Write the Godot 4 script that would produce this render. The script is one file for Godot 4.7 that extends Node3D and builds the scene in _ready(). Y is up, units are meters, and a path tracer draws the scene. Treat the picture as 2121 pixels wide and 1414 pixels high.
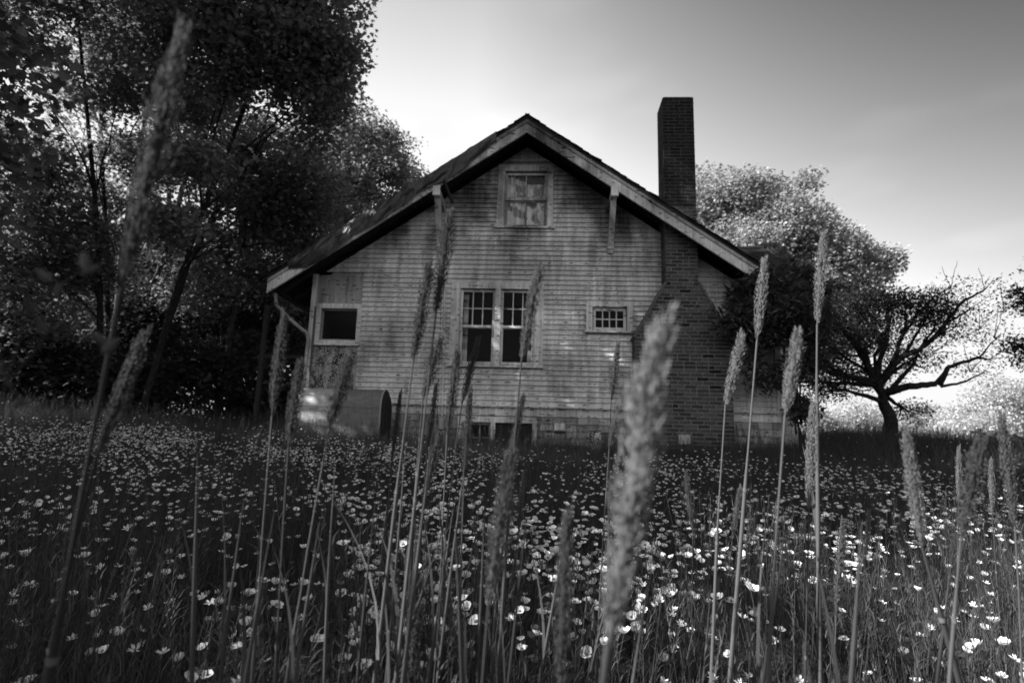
extends Node3D
# A weathered clapboard house in a flowering meadow. Units are metres; the house has axes of its own (u right, v up, w out of the front wall).

const HOUSE_AT := Vector3(0.198, 0.0, -11.227)
const HOUSE_TURN := -2.9
const SLOPE := 0.684
const EXPOSURE_BOARD := 0.094

var rng := RandomNumberGenerator.new()
var lump := FastNoiseLite.new()
var fine := FastNoiseLite.new()
var M := {}
var house: Node3D


# ---------------------------------------------------------------- mesh building
class MB:
	var v := PackedVector3Array()
	var n := PackedVector3Array()
	var uv := PackedVector2Array()
	var c := PackedColorArray()
	var tone := Color.WHITE
	func facade(p: Vector3) -> Vector2:
		return Vector2((p.x + 4.6) / 9.2 + p.z * 0.11, (7.5 - p.y) / 6.9 + p.z * 0.09)
	func tri(a: Vector3, b: Vector3, d: Vector3) -> void:
		var m := (d - a).cross(b - a).normalized()
		v.append(a); v.append(b); v.append(d)
		n.append(m); n.append(m); n.append(m)
		uv.append(facade(a)); uv.append(facade(b)); uv.append(facade(d))
		c.append(tone); c.append(tone); c.append(tone)
	func stri(a: Vector3, b: Vector3, d: Vector3, na: Vector3, nb: Vector3, nd: Vector3) -> void:
		v.append(a); v.append(b); v.append(d)
		n.append(na); n.append(nb); n.append(nd)
		uv.append(facade(a)); uv.append(facade(b)); uv.append(facade(d))
		c.append(tone); c.append(tone); c.append(tone)
	func quad(a: Vector3, b: Vector3, d: Vector3, e: Vector3) -> void:
		tri(a, b, d); tri(a, d, e)
	# eight corners: k bit0 = x, bit1 = y, bit2 = z
	func hexa(p: Array) -> void:
		quad(p[4], p[6], p[7], p[5])
		quad(p[1], p[3], p[2], p[0])
		quad(p[0], p[2], p[6], p[4])
		quad(p[5], p[7], p[3], p[1])
		quad(p[6], p[2], p[3], p[7])
		quad(p[0], p[4], p[5], p[1])
	func box(lo: Vector3, hi: Vector3) -> void:
		var p := []
		for k in 8:
			p.append(Vector3(hi.x if k & 1 else lo.x, hi.y if k & 2 else lo.y, hi.z if k & 4 else lo.z))
		hexa(p)
	func obox(centre: Vector3, size: Vector3, basis: Basis) -> void:
		var p := []
		for k in 8:
			p.append(centre + basis * Vector3((0.5 if k & 1 else -0.5) * size.x, (0.5 if k & 2 else -0.5) * size.y, (0.5 if k & 4 else -0.5) * size.z))
		hexa(p)
	# a bar of rectangular section between two points
	func bar(a: Vector3, b: Vector3, wide: float, thick: float, up := Vector3.UP) -> void:
		var y := (b - a).normalized()
		var x := up.cross(y)
		if x.length() < 0.01:
			x = Vector3.RIGHT.cross(y)
		x = x.normalized()
		obox((a + b) / 2, Vector3(wide, (b - a).length(), thick), Basis(x, y, x.cross(y)))
	# the lump of four corners in front (counted round) extruded back
	func slab(front: Array, back: Vector3) -> void:
		for k in range(1, front.size() - 1):
			tri(front[0], front[k], front[k + 1])
			tri(front[0] + back, front[k + 1] + back, front[k] + back)
		for k in front.size():
			var a: Vector3 = front[k]
			var b: Vector3 = front[(k + 1) % front.size()]
			quad(a, a + back, b + back, b)
	func tube(path: Array, radii: Array, sides := 6, cap := true, wob := 0.0) -> void:
		var rings := []
		var norms := []
		var last := Vector3(1, 0, 0)
		for i in path.size():
			var t: Vector3 = (path[mini(i + 1, path.size() - 1)] - path[maxi(i - 1, 0)]).normalized()
			var x := (last - t * last.dot(t))
			if x.length() < 0.05:
				x = Vector3(0, 0, 1) - t * t.z
			x = x.normalized()
			last = x
			var y := t.cross(x)
			var ring := []
			var nn := []
			for s in sides:
				var a := TAU * s / sides
				var dir := x * cos(a) + y * sin(a)
				var r: float = radii[i] * (1.0 + wob * sin(a * 3.0 + i * 1.7) + wob * 0.7 * sin(a * 2.0 - i * 2.3))
				ring.append(path[i] + dir * r)
				nn.append(dir)
			rings.append(ring)
			norms.append(nn)
		for i in path.size() - 1:
			for s in sides:
				var k := (s + 1) % sides
				stri(rings[i][s], rings[i + 1][s], rings[i + 1][k], norms[i][s], norms[i + 1][s], norms[i + 1][k])
				stri(rings[i][s], rings[i + 1][k], rings[i][k], norms[i][s], norms[i + 1][k], norms[i][k])
		if cap:
			for s in sides:
				var k := (s + 1) % sides
				tri(path[path.size() - 1], rings[path.size() - 1][k], rings[path.size() - 1][s])
				tri(path[0], rings[0][s], rings[0][k])
	func mesh(material: Material) -> ArrayMesh:
		var arrays := []
		arrays.resize(Mesh.ARRAY_MAX)
		arrays[Mesh.ARRAY_VERTEX] = v
		arrays[Mesh.ARRAY_NORMAL] = n
		arrays[Mesh.ARRAY_TEX_UV] = uv
		arrays[Mesh.ARRAY_COLOR] = c
		var m := ArrayMesh.new()
		m.add_surface_from_arrays(Mesh.PRIMITIVE_TRIANGLES, arrays)
		m.surface_set_material(0, material)
		return m


var taken := {}

func numbered(called: String) -> String:
	taken[called] = taken.get(called, -1) + 1
	return called if taken[called] == 0 else "%s_%03d" % [called, taken[called]]


func child_name(parent: Node, called: String) -> String:
	var key := str(parent.get_instance_id()) + called
	taken[key] = taken.get(key, -1) + 1
	return called if taken[key] == 0 else "%s_%03d" % [called, taken[key]]


func tag(o: Node, label: String, category := "", group := "") -> void:
	o.set_meta("label", label)
	if category:
		o.set_meta("category", category)
	if group:
		o.set_meta("group", group)


func thing(called: String, label: String, category: String, at := Vector3.ZERO, turn := 0.0, group := "") -> Node3D:
	var o := Node3D.new()
	o.name = numbered(called)
	add_child(o)
	o.position = at
	o.rotation_degrees.y = turn
	tag(o, label, category, group)
	return o


func shown(called: String, mesh: Mesh, parent: Node) -> MeshInstance3D:
	var o := MeshInstance3D.new()
	o.name = child_name(parent, called)
	o.mesh = mesh
	parent.add_child(o, true)
	return o


func part(called: String, mb: MB, material: Material, parent: Node) -> MeshInstance3D:
	return shown(called, mb.mesh(material), parent)


func many(called: String, mesh: Mesh, places: Array, tones: Array, parent: Node) -> MultiMeshInstance3D:
	var mm := MultiMesh.new()
	mm.transform_format = MultiMesh.TRANSFORM_3D
	mm.use_colors = true
	mm.mesh = mesh
	mm.instance_count = places.size()
	for i in places.size():
		mm.set_instance_transform(i, places[i])
		mm.set_instance_color(i, tones[i])
	var o := MultiMeshInstance3D.new()
	o.name = numbered(called) if parent == self else child_name(parent, called)
	o.multimesh = mm
	parent.add_child(o, true)
	o.set_meta("kind", "stuff")
	return o


# ---------------------------------------------------------------- materials
func grey(linear_value: float) -> Color:
	return Color(linear_value, linear_value, linear_value).linear_to_srgb()


func plain(linear_value: float, rough := 0.85, shine := 0.3) -> StandardMaterial3D:
	var m := StandardMaterial3D.new()
	m.albedo_color = grey(linear_value)
	m.roughness = rough
	m.metallic_specular = shine
	return m


func tinted(linear_value: float, rough := 0.85, through := 0.0, shine := 0.25) -> StandardMaterial3D:
	var m := plain(linear_value, rough, shine)
	m.vertex_color_use_as_albedo = true
	if through > 0:
		m.backlight_enabled = true
		m.backlight = grey(through)
	return m


func picture(w: int, h: int, f: Callable) -> ImageTexture:
	var data := PackedByteArray()
	data.resize(w * h)
	for y in h:
		for x in w:
			var k: float = f.call(x, y)
			data[y * w + x] = int(clampf(k, 0.0, 1.0) * 255.0)
	return ImageTexture.create_from_image(Image.create_from_data(w, h, false, Image.FORMAT_L8, data))


func noise(freq: float, seed_: int, octaves := 4) -> FastNoiseLite:
	var f := FastNoiseLite.new()
	f.noise_type = FastNoiseLite.TYPE_SIMPLEX_SMOOTH
	f.frequency = freq
	f.seed = seed_
	f.fractal_octaves = octaves
	return f


func textured(linear_value: float, tex: Texture2D, scale: Vector3, rough := 0.9, relief := 0.0, world := false) -> StandardMaterial3D:
	var m := plain(linear_value, rough, 0.25)
	m.albedo_texture = tex
	m.uv1_triplanar = true
	m.uv1_world_triplanar = world
	m.uv1_scale = scale
	if relief > 0:
		m.heightmap_enabled = true
		m.heightmap_texture = tex
		m.heightmap_scale = relief
	return m


func build_materials() -> void:
	var a := noise(1.0, 11, 3)
	var b := noise(1.0, 12, 4)
	var e := noise(1.0, 13, 3)
	var g := noise(1.0, 14, 2)
	# weathered paint over the whole front: upright rain streaks, grime and flaked spots
	var tw := 1536
	var th := 1152
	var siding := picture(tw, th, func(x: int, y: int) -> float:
		var u := 9.2 * x / tw - 4.6
		var v := 7.5 - 6.9 * y / th
		var streak := a.get_noise_2d(u * 9.0, v * 0.55)
		var hair := g.get_noise_2d(u * 70.0, v * 2.2)
		var blot := b.get_noise_2d(u * 0.55 + 40.0, v * 0.8)
		var thin := a.get_noise_2d(u * 26.0 + 5.0, v * 1.1)
		var k := 0.80 + 0.09 * streak + 0.08 * hair + 0.09 * thin + 0.17 * blot
		k -= 0.12 * smoothstep(0.05, 0.45, b.get_noise_2d(u * 2.4 + 9.0, v * 0.6))
		# flakes along the board edges
		var low := fposmod((v - 1.967) / 0.094, 1.0)
		var flake := e.get_noise_2d(u * 5.5, v * 20.0)
		if flake > 0.38 - 0.13 * smoothstep(4.0, 2.0, v) and low < 0.45:
			k -= 0.50 * smoothstep(0.24, 0.5, flake)
		# mildew high in the gable, deepened to carry painted eave shade
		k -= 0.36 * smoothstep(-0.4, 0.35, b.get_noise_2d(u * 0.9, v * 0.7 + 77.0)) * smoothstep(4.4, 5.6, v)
		return k)
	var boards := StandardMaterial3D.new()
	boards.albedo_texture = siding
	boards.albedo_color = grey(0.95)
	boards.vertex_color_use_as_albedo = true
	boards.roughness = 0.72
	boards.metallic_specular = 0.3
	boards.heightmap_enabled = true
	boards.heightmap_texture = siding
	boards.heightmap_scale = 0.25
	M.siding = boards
	var trim: StandardMaterial3D = boards.duplicate()
	trim.albedo_color = grey(1.0)
	M.trim = trim
	var sash: StandardMaterial3D = boards.duplicate()
	sash.albedo_color = grey(1.0)
	M.sash = sash
	var shing: StandardMaterial3D = boards.duplicate()
	shing.albedo_color = grey(0.50)
	M.skirt = shing
	var old: StandardMaterial3D = boards.duplicate()
	old.albedo_color = grey(0.52)
	M.old_wood = old
	# peeling plywood
	var peel := picture(512, 512, func(x: int, y: int) -> float:
		var k := 0.72 + 0.22 * b.get_noise_2d(x * 0.012, y * 0.006) + 0.08 * g.get_noise_2d(x * 0.3, y * 0.05)
		var p := e.get_noise_2d(x * 0.055, y * 0.05) + 0.55 * b.get_noise_2d(x * 0.010, y * 0.010)
		if p > 0.20:
			k -= 0.55
		return k)
	M.peeling = textured(0.6, peel, Vector3(0.9, 0.9, 0.9), 0.8, 0.2)
	# rough grain for brick, mortar, bark, soil
	var grain := picture(512, 512, func(x: int, y: int) -> float:
		return 0.68 + 0.30 * b.get_noise_2d(x * 0.035, y * 0.035) + 0.20 * g.get_noise_2d(x * 0.35, y * 0.35))
	M.bricks = []
	for k in [0.13, 0.16, 0.19, 0.10, 0.23]:
		M.bricks.append(textured(k, grain, Vector3(3.1, 3.1, 3.1), 0.95, 0.3))
	M.soot_bricks = []
	for k in [0.036, 0.045, 0.055, 0.03]:
		M.soot_bricks.append(textured(k, grain, Vector3(3.1, 3.1, 3.1), 0.95, 0.3))
	M.mortar = textured(0.40, grain, Vector3(1.7, 1.7, 1.7), 1.0, 0.2)
	M.soot_mortar = textured(0.13, grain, Vector3(1.7, 1.7, 1.7), 1.0, 0.2)
	M.lime = textured(0.55, grain, Vector3(2.7, 2.7, 2.7), 1.0, 0.2)
	M.cement = textured(0.26, grain, Vector3(1.4, 1.4, 1.4), 0.95, 0.3)
	M.soil = textured(0.03, grain, Vector3(0.7, 0.7, 0.7), 1.0, 0.5, true)
	M.roofing = []
	for k in [0.05, 0.07, 0.04]:
		M.roofing.append(textured(k, grain, Vector3(2.3, 2.3, 2.3), 0.95, 0.3))
	M.dark_wood = textured(0.07, grain, Vector3(1.3, 5.0, 1.3), 0.9, 0.2)
	M.tarp = textured(0.06, grain, Vector3(0.8, 0.8, 0.8), 0.42, 0.3)
	M.tarp.metallic_specular = 0.5
	var bark := picture(256, 512, func(x: int, y: int) -> float:
		return 0.6 + 0.35 * a.get_noise_2d(x * 0.05, y * 0.012) + 0.22 * g.get_noise_2d(x * 0.2, y * 0.1))
	M.bark = textured(0.07, bark, Vector3(2.0, 1.0, 2.0), 0.95, 1.2)
	M.pale_bark = textured(0.16, bark, Vector3(2.0, 0.8, 2.0), 0.9, 0.8)
	# fuel tank: sun patch painted pale and glossy at upper left, dull rust elsewhere
	var sun_patch := func(x: int, y: int) -> float:
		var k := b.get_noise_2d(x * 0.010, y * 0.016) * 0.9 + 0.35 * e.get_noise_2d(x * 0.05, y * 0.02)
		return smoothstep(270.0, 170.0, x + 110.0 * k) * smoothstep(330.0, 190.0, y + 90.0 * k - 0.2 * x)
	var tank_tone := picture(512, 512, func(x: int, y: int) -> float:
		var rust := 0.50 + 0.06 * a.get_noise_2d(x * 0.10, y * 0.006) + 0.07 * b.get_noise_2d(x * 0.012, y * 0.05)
		return lerpf(rust, 0.80 + 0.12 * b.get_noise_2d(x * 0.02, y * 0.02), sun_patch.call(x, y)))
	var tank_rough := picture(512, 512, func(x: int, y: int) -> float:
		return lerpf(0.72, 0.36, sun_patch.call(x, y)))
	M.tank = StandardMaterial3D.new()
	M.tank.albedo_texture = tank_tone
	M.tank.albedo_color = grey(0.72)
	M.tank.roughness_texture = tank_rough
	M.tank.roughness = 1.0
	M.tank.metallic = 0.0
	M.iron = plain(0.05, 0.55, 0.5)
	M.zinc = plain(0.32, 0.5, 0.5)
	M.print = plain(0.008, 0.8)
	M.wire = plain(0.02, 0.6)
	M.china = plain(0.55, 0.2, 0.5)
	var glass := StandardMaterial3D.new()
	glass.transparency = BaseMaterial3D.TRANSPARENCY_ALPHA
	glass.albedo_color = Color(0.1, 0.1, 0.1, 0.05)
	glass.roughness = 0.06
	glass.metallic_specular = 0.2
	M.glass = glass
	M.room = plain(0.035, 0.95)
	var lace := picture(512, 512, func(x: int, y: int) -> float:
		var k := 0.78 + 0.06 * sin(x * 0.05 + 3.0 * b.get_noise_2d(x * 0.004, y * 0.003))
		k += 0.22 * b.get_noise_2d(x * 0.009 + 5.0, y * 0.006)
		if e.get_noise_2d(x * 0.006 + 31.0, y * 0.009) > -1.0:
			k *= 1.0 - 0.55 * smoothstep(0.0, 0.22, e.get_noise_2d(x * 0.0045 + 31.0, y * 0.006))  # dark blotches painted in place of tree reflections in the pane
		return k)
	M.lace = textured(1.0, lace, Vector3(1.25, 0.8, 1.0), 1.0)
	# plants
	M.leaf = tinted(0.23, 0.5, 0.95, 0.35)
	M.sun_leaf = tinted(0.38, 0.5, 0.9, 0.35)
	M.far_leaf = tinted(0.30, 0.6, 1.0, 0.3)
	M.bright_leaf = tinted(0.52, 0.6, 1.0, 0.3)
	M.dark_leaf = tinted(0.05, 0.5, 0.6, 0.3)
	M.weed = tinted(0.035, 0.7, 0.3, 0.2)
	M.vine_leaf = tinted(0.085, 0.6, 0.4, 0.2)
	M.grass = tinted(0.075, 0.65, 0.7, 0.25)
	M.stem = tinted(0.105, 0.6, 0.5, 0.3)
	M.dim_stem = tinted(0.06, 0.6, 0.4, 0.3)
	M.pale_head = tinted(0.26, 0.8, 0.9, 0.2)  # head tones carry sun at the right and shade at the left
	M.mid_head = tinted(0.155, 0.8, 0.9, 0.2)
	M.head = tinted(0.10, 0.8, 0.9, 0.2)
	M.petal = tinted(0.88, 0.35, 0.7, 0.4)
	M.star = tinted(0.85, 0.6, 0.8, 0.2)


# ---------------------------------------------------------------- ground
func ground(x: float, z: float) -> float:
	var d := -z
	var y := 0.22 + 0.066 * clampf(d, -6.0, 14.0)
	y += 0.040 * maxf(0.0, -x - 1.0) * smoothstep(2.0, 9.0, d) * (1.0 - smoothstep(25.0, 50.0, -x))
	y += 0.36 * exp(-pow((x - 8.0) / 3.6, 2.0) - pow((d - 14.0) / 4.0, 2.0))
	y -= 0.075 * clampf(d - 16.0, 0.0, 40.0) * smoothstep(5.0, 11.0, x)
	y -= 0.03 * clampf(x - 10.0, 0.0, 40.0) * smoothstep(4.0, 12.0, d)
	return y + 0.04 * lump.get_noise_2d(x * 0.9, z * 0.9)


func build_ground() -> void:
	var line := func(far: float) -> Array:
		var out := []
		var step := 0.5
		var at := 0.0
		while at < far:
			out.append(at)
			at += step
			if at > 16.0:
				step *= 1.25
		out.append(far)
		return out
	var half: Array = line.call(420.0)
	var xs := []
	for k in half.size() - 1:
		xs.append(-half[half.size() - 1 - k])
	xs.append_array(half)
	var mb := MB.new()
	for i in xs.size() - 1:
		for j in xs.size() - 1:
			var p := []
			var nn := []
			for k in 4:
				var x: float = xs[i + (k & 1)]
				var z: float = xs[j + (k >> 1)] - 6.0
				p.append(Vector3(x, ground(x, z), z))
				nn.append(Vector3(ground(x - 0.2, z) - ground(x + 0.2, z), 0.4, ground(x, z - 0.2) - ground(x, z + 0.2)).normalized())
			mb.stri(p[2], p[0], p[1], nn[2], nn[0], nn[1])
			mb.stri(p[2], p[1], p[3], nn[2], nn[1], nn[3])
	var o := MeshInstance3D.new()
	o.name = "ground"
	o.mesh = mb.mesh(M.soil)
	add_child(o)
	o.set_meta("kind", "structure")
	tag(o, "dark sloping meadow soil under the grass and flowers")


# ---------------------------------------------------------------- house
func roof_v(u: float) -> float:
	return 7.13 - SLOPE * absf(u)


func rect_part(called: String, u0: float, u1: float, v0: float, v1: float, w0: float, w1: float, m: Material, parent: Node) -> MeshInstance3D:
	var mb := MB.new()
	mb.tone = Color.WHITE * rng.randf_range(0.9, 1.08)
	mb.box(Vector3(u0, v0, w0), Vector3(u1, v1, w1))
	return part(called, mb, m, parent)


# openings in the front wall: u0, u1, v0, v1
var holes := [[-0.42, 0.40, 5.34, 6.47], [-1.175, -0.525, 2.70, 4.12], [-0.425, 0.205, 2.70, 4.12], [1.265, 1.89, 3.37, 3.815], [-3.775, -3.09, 3.09, 3.70], [-0.985, -0.53, 1.12, 1.66], [-0.46, 0.20, 1.12, 1.70]]
# what covers the boards: window casings, panel, chimney
var covers := [[-0.555, 0.515, 5.33, 6.60], [-1.345, 0.370, 2.66, 4.245], [1.145, 2.0, 3.345, 3.925], [-3.98, -3.03, 1.95, 4.35]]


func spans(u0: float, u1: float, v0: float, v1: float, cuts: Array) -> Array:
	var out := [[u0, u1]]
	for c in cuts:
		if v1 <= c[2] + 0.004 or v0 >= c[3] - 0.004:
			continue
		var next := []
		for s in out:
			if c[1] <= s[0] or c[0] >= s[1]:
				next.append(s)
				continue
			if c[0] > s[0] + 0.01:
				next.append([s[0], c[0]])
			if c[1] < s[1] - 0.01:
				next.append([c[1], s[1]])
		out = next
	return out


func build_house() -> void:
	house = thing("house", "weathered wooden clapboard house with a gable, brick chimney and boarded porch corner", "house", HOUSE_AT, HOUSE_TURN)
	# walls behind the boards, with openings
	var core := MB.new()
	var levels := [0.6]
	for h in holes:
		levels.append(h[2]); levels.append(h[3])
	levels.append_array([3.9, 5.0, 6.0, 7.0])
	levels.sort()
	for k in levels.size() - 1:
		var v0: float = levels[k]
		var v1: float = levels[k + 1]
		if v1 - v0 < 0.001:
			continue
		var cuts := []
		for h in holes:
			cuts.append(h)
		var lim0 := (6.99 - v0) / SLOPE
		var lim1 := (6.99 - v1) / SLOPE
		var rows := spans(maxf(-3.96, -lim0), minf(4.56, lim0), v0 + 0.005, v1 - 0.005, cuts)
		for s in rows:
			var a := Vector3(s[0], v0, 0.0)
			var b := Vector3(s[1], v0, 0.0)
			var d := Vector3(clampf(s[1], -lim1, lim1), v1, 0.0)
			var e := Vector3(clampf(s[0], -lim1, lim1), v1, 0.0)
			core.slab([a, e, d, b], Vector3(0, 0, -0.14))
	part("wall", core, M.old_wood, house)
	var side := MB.new()
	side.box(Vector3(-3.962, 0.6, -8.0), Vector3(-3.82, 4.2, -0.142))
	part("wall", side, M.siding, house)
	side = MB.new()
	side.box(Vector3(4.42, 0.6, -8.0), Vector3(4.562, 3.9, -0.142))
	part("wall", side, M.siding, house)
	side = MB.new()
	side.slab([Vector3(-3.95, 0.6, -8.0), Vector3(-3.95, 4.2, -8.0), Vector3(0, 6.98, -8.0), Vector3(4.55, 3.9, -8.0), Vector3(4.55, 0.6, -8.0)], Vector3(0, 0, -0.1))
	part("wall", side, M.siding, house)
	for f in [[4.60, -2.4], [1.75, -3.2]]:
		var fl := MB.new()
		fl.box(Vector3(-3.80, f[0], -7.9), Vector3(4.40, f[0] + 0.15, -0.15))
		part("floor", fl, M.room, house)
	for x in [-3.815, 4.409]:
		var lining := MB.new()
		lining.box(Vector3(x, 0.9, -7.9), Vector3(x + 0.006, 4.5, -0.145))
		part("lining", lining, M.room, house)
	var inner := MB.new()
	inner.box(Vector3(-3.80, 0.8, -3.3), Vector3(4.40, 4.58, -3.2))
	part("partition", inner, M.room, house)
	# clapboards
	var low := 1.967
	var row := 0
	while low < 6.95:
		var high := minf(low + EXPOSURE_BOARD + 0.012, 6.99)
		var lim := (6.97 - low) / SLOPE
		var cuts := covers.duplicate()
		# chimney and its shoulders
		var cw := chimney_half(low + 0.05)
		cuts.append([cw[0] + 0.02, cw[1] - 0.02, 0.0, 9.0])
		for s in spans(maxf(-3.9, -lim), minf(4.5, lim), low + 0.02, low + EXPOSURE_BOARD - 0.02, cuts):
			var from: float = s[0]
			while from < s[1] - 0.02:
				var to: float = minf(s[1], from + rng.randf_range(2.2, 4.4))
				if s[1] - to < 0.8:
					to = s[1]
				board(from, to - 0.0015, low, high, lim)
				from = to
		low += EXPOSURE_BOARD
		row += 1
	# corner boards
	for c in [[-3.985, -3.895, 0.85, 4.36], [4.497, 4.59, 1.79, 3.97]]:
		rect_part("corner_board", c[0], c[1], c[2], c[3], -0.05, 0.052, M.trim, house)
	# drip ledge and skirt board
	for s in [[-3.02, 1.97], [3.63, 4.61]]:
		var mb := MB.new()
		mb.slab([Vector3(s[0], 1.937, 0.10), Vector3(s[0], 1.957, 0.10), Vector3(s[1], 1.957, 0.10), Vector3(s[1], 1.937, 0.10)], Vector3(0, 0.010, -0.098))
		part("drip_ledge", mb, M.trim, house)
	for s in [[-3.02, -0.2], [-0.197, 1.97], [3.63, 4.60]]:
		rect_part("skirt_board", s[0], s[1], 1.79, 1.936, 0.0, 0.03, M.trim, house)
	# skirt shingles
	for r in 6:
		var v1 := 1.792 - r * 0.125
		var u := -3.9 + 0.1 * rng.randf()
		while u < 4.6:
			var wide := rng.randf_range(0.10, 0.26)
			var gone := rng.randf() < 0.03
			var mid := u + wide / 2
			var hidden := (mid > 1.97 and mid < 3.62) or (mid > -1.16 and mid < 0.30 and v1 > 0.9)
			if not hidden and not gone and u + wide < 4.62:
				var mb := MB.new()
				mb.tone = Color.WHITE * rng.randf_range(0.5, 1.2)
				var lowv := v1 - 0.125 - rng.randf_range(-0.006, 0.010)
				var tilt := rng.randf_range(-0.004, 0.004)
				var front := 0.030 + 0.008 * rng.randf()
				mb.hexa([Vector3(u, lowv, 0.0), Vector3(u + wide - 0.013, lowv + tilt, 0.0), Vector3(u, v1 + 0.01, 0.0), Vector3(u + wide - 0.013, v1 + 0.01, 0.0),
					Vector3(u, lowv, front), Vector3(u + wide - 0.013, lowv + tilt, front), Vector3(u, v1 + 0.01, 0.006), Vector3(u + wide - 0.013, v1 + 0.01, 0.006)])
				part("skirt_shingle", mb, M.skirt, house)
			u += wide
	# barge boards: two lengths on each slope, and the moulding over them
	for side_ in [-1, 1]:
		var ends := [0.0, 2.35, 4.53] if side_ < 0 else [0.0, 2.9, 5.0]
		for k in 2:
			var ua: float = ends[k] * side_ + (0.0015 * side_)
			var ub: float = ends[k + 1] * side_
			var mb := MB.new()
			var fr := [Vector3(ua, roof_v(ua) - 0.24, 0.74), Vector3(ua, roof_v(ua), 0.74), Vector3(ub, roof_v(ub), 0.74), Vector3(ub, roof_v(ub) - 0.24, 0.74)]
			if side_ < 0:
				fr.reverse()
			mb.slab(fr, Vector3(0, 0, -0.04))
			part("barge_board", mb, M.trim, house)
		var mo := MB.new()
		var e: float = ends[2] * side_
		var fr2 := [Vector3(0.001 * side_, roof_v(0) - 0.055, 0.762), Vector3(0.001 * side_, roof_v(0) + 0.01, 0.762), Vector3(e, roof_v(e) + 0.01, 0.762), Vector3(e, roof_v(e) - 0.055, 0.762)]
		if side_ < 0:
			fr2.reverse()
		mo.slab(fr2, Vector3(0, 0, -0.0215))
		part("rake_moulding", mo, M.old_wood, house)
	build_roof()
	build_brackets()
	build_windows()
	build_porch_corner()
	build_chimney()
	build_fixtures()


func board(u0: float, u1: float, v0: float, v1: float, lim: float) -> void:
	var mb := MB.new()
	mb.tone = Color.WHITE * rng.randf_range(0.86, 1.08)
	var sag := rng.randf_range(-0.003, 0.003)
	var sag2 := rng.randf_range(-0.003, 0.003)
	var proud := 0.043 + rng.randf_range(0.0, 0.004)
	var topl := (6.985 - v1) / SLOPE
	var a1 := clampf(u0, -topl, topl)
	var b1 := clampf(u1, -topl, topl)
	mb.hexa([Vector3(u0, v0 + sag, 0.001), Vector3(u1, v0 + sag2, 0.001), Vector3(a1, v1, 0.001), Vector3(b1, v1, 0.001),
		Vector3(u0, v0 + sag, proud), Vector3(u1, v0 + sag2, proud), Vector3(a1, v1, 0.005), Vector3(b1, v1, 0.005)])
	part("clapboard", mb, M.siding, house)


func roof_slab(a: Vector3, b: Vector3, c: Vector3, d: Vector3, thick: float, m: Material, called := "roof") -> MeshInstance3D:
	var mb := MB.new()
	mb.slab([a, b, c, d], Vector3(0, -thick, 0))
	return part(called, mb, m, house)


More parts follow.
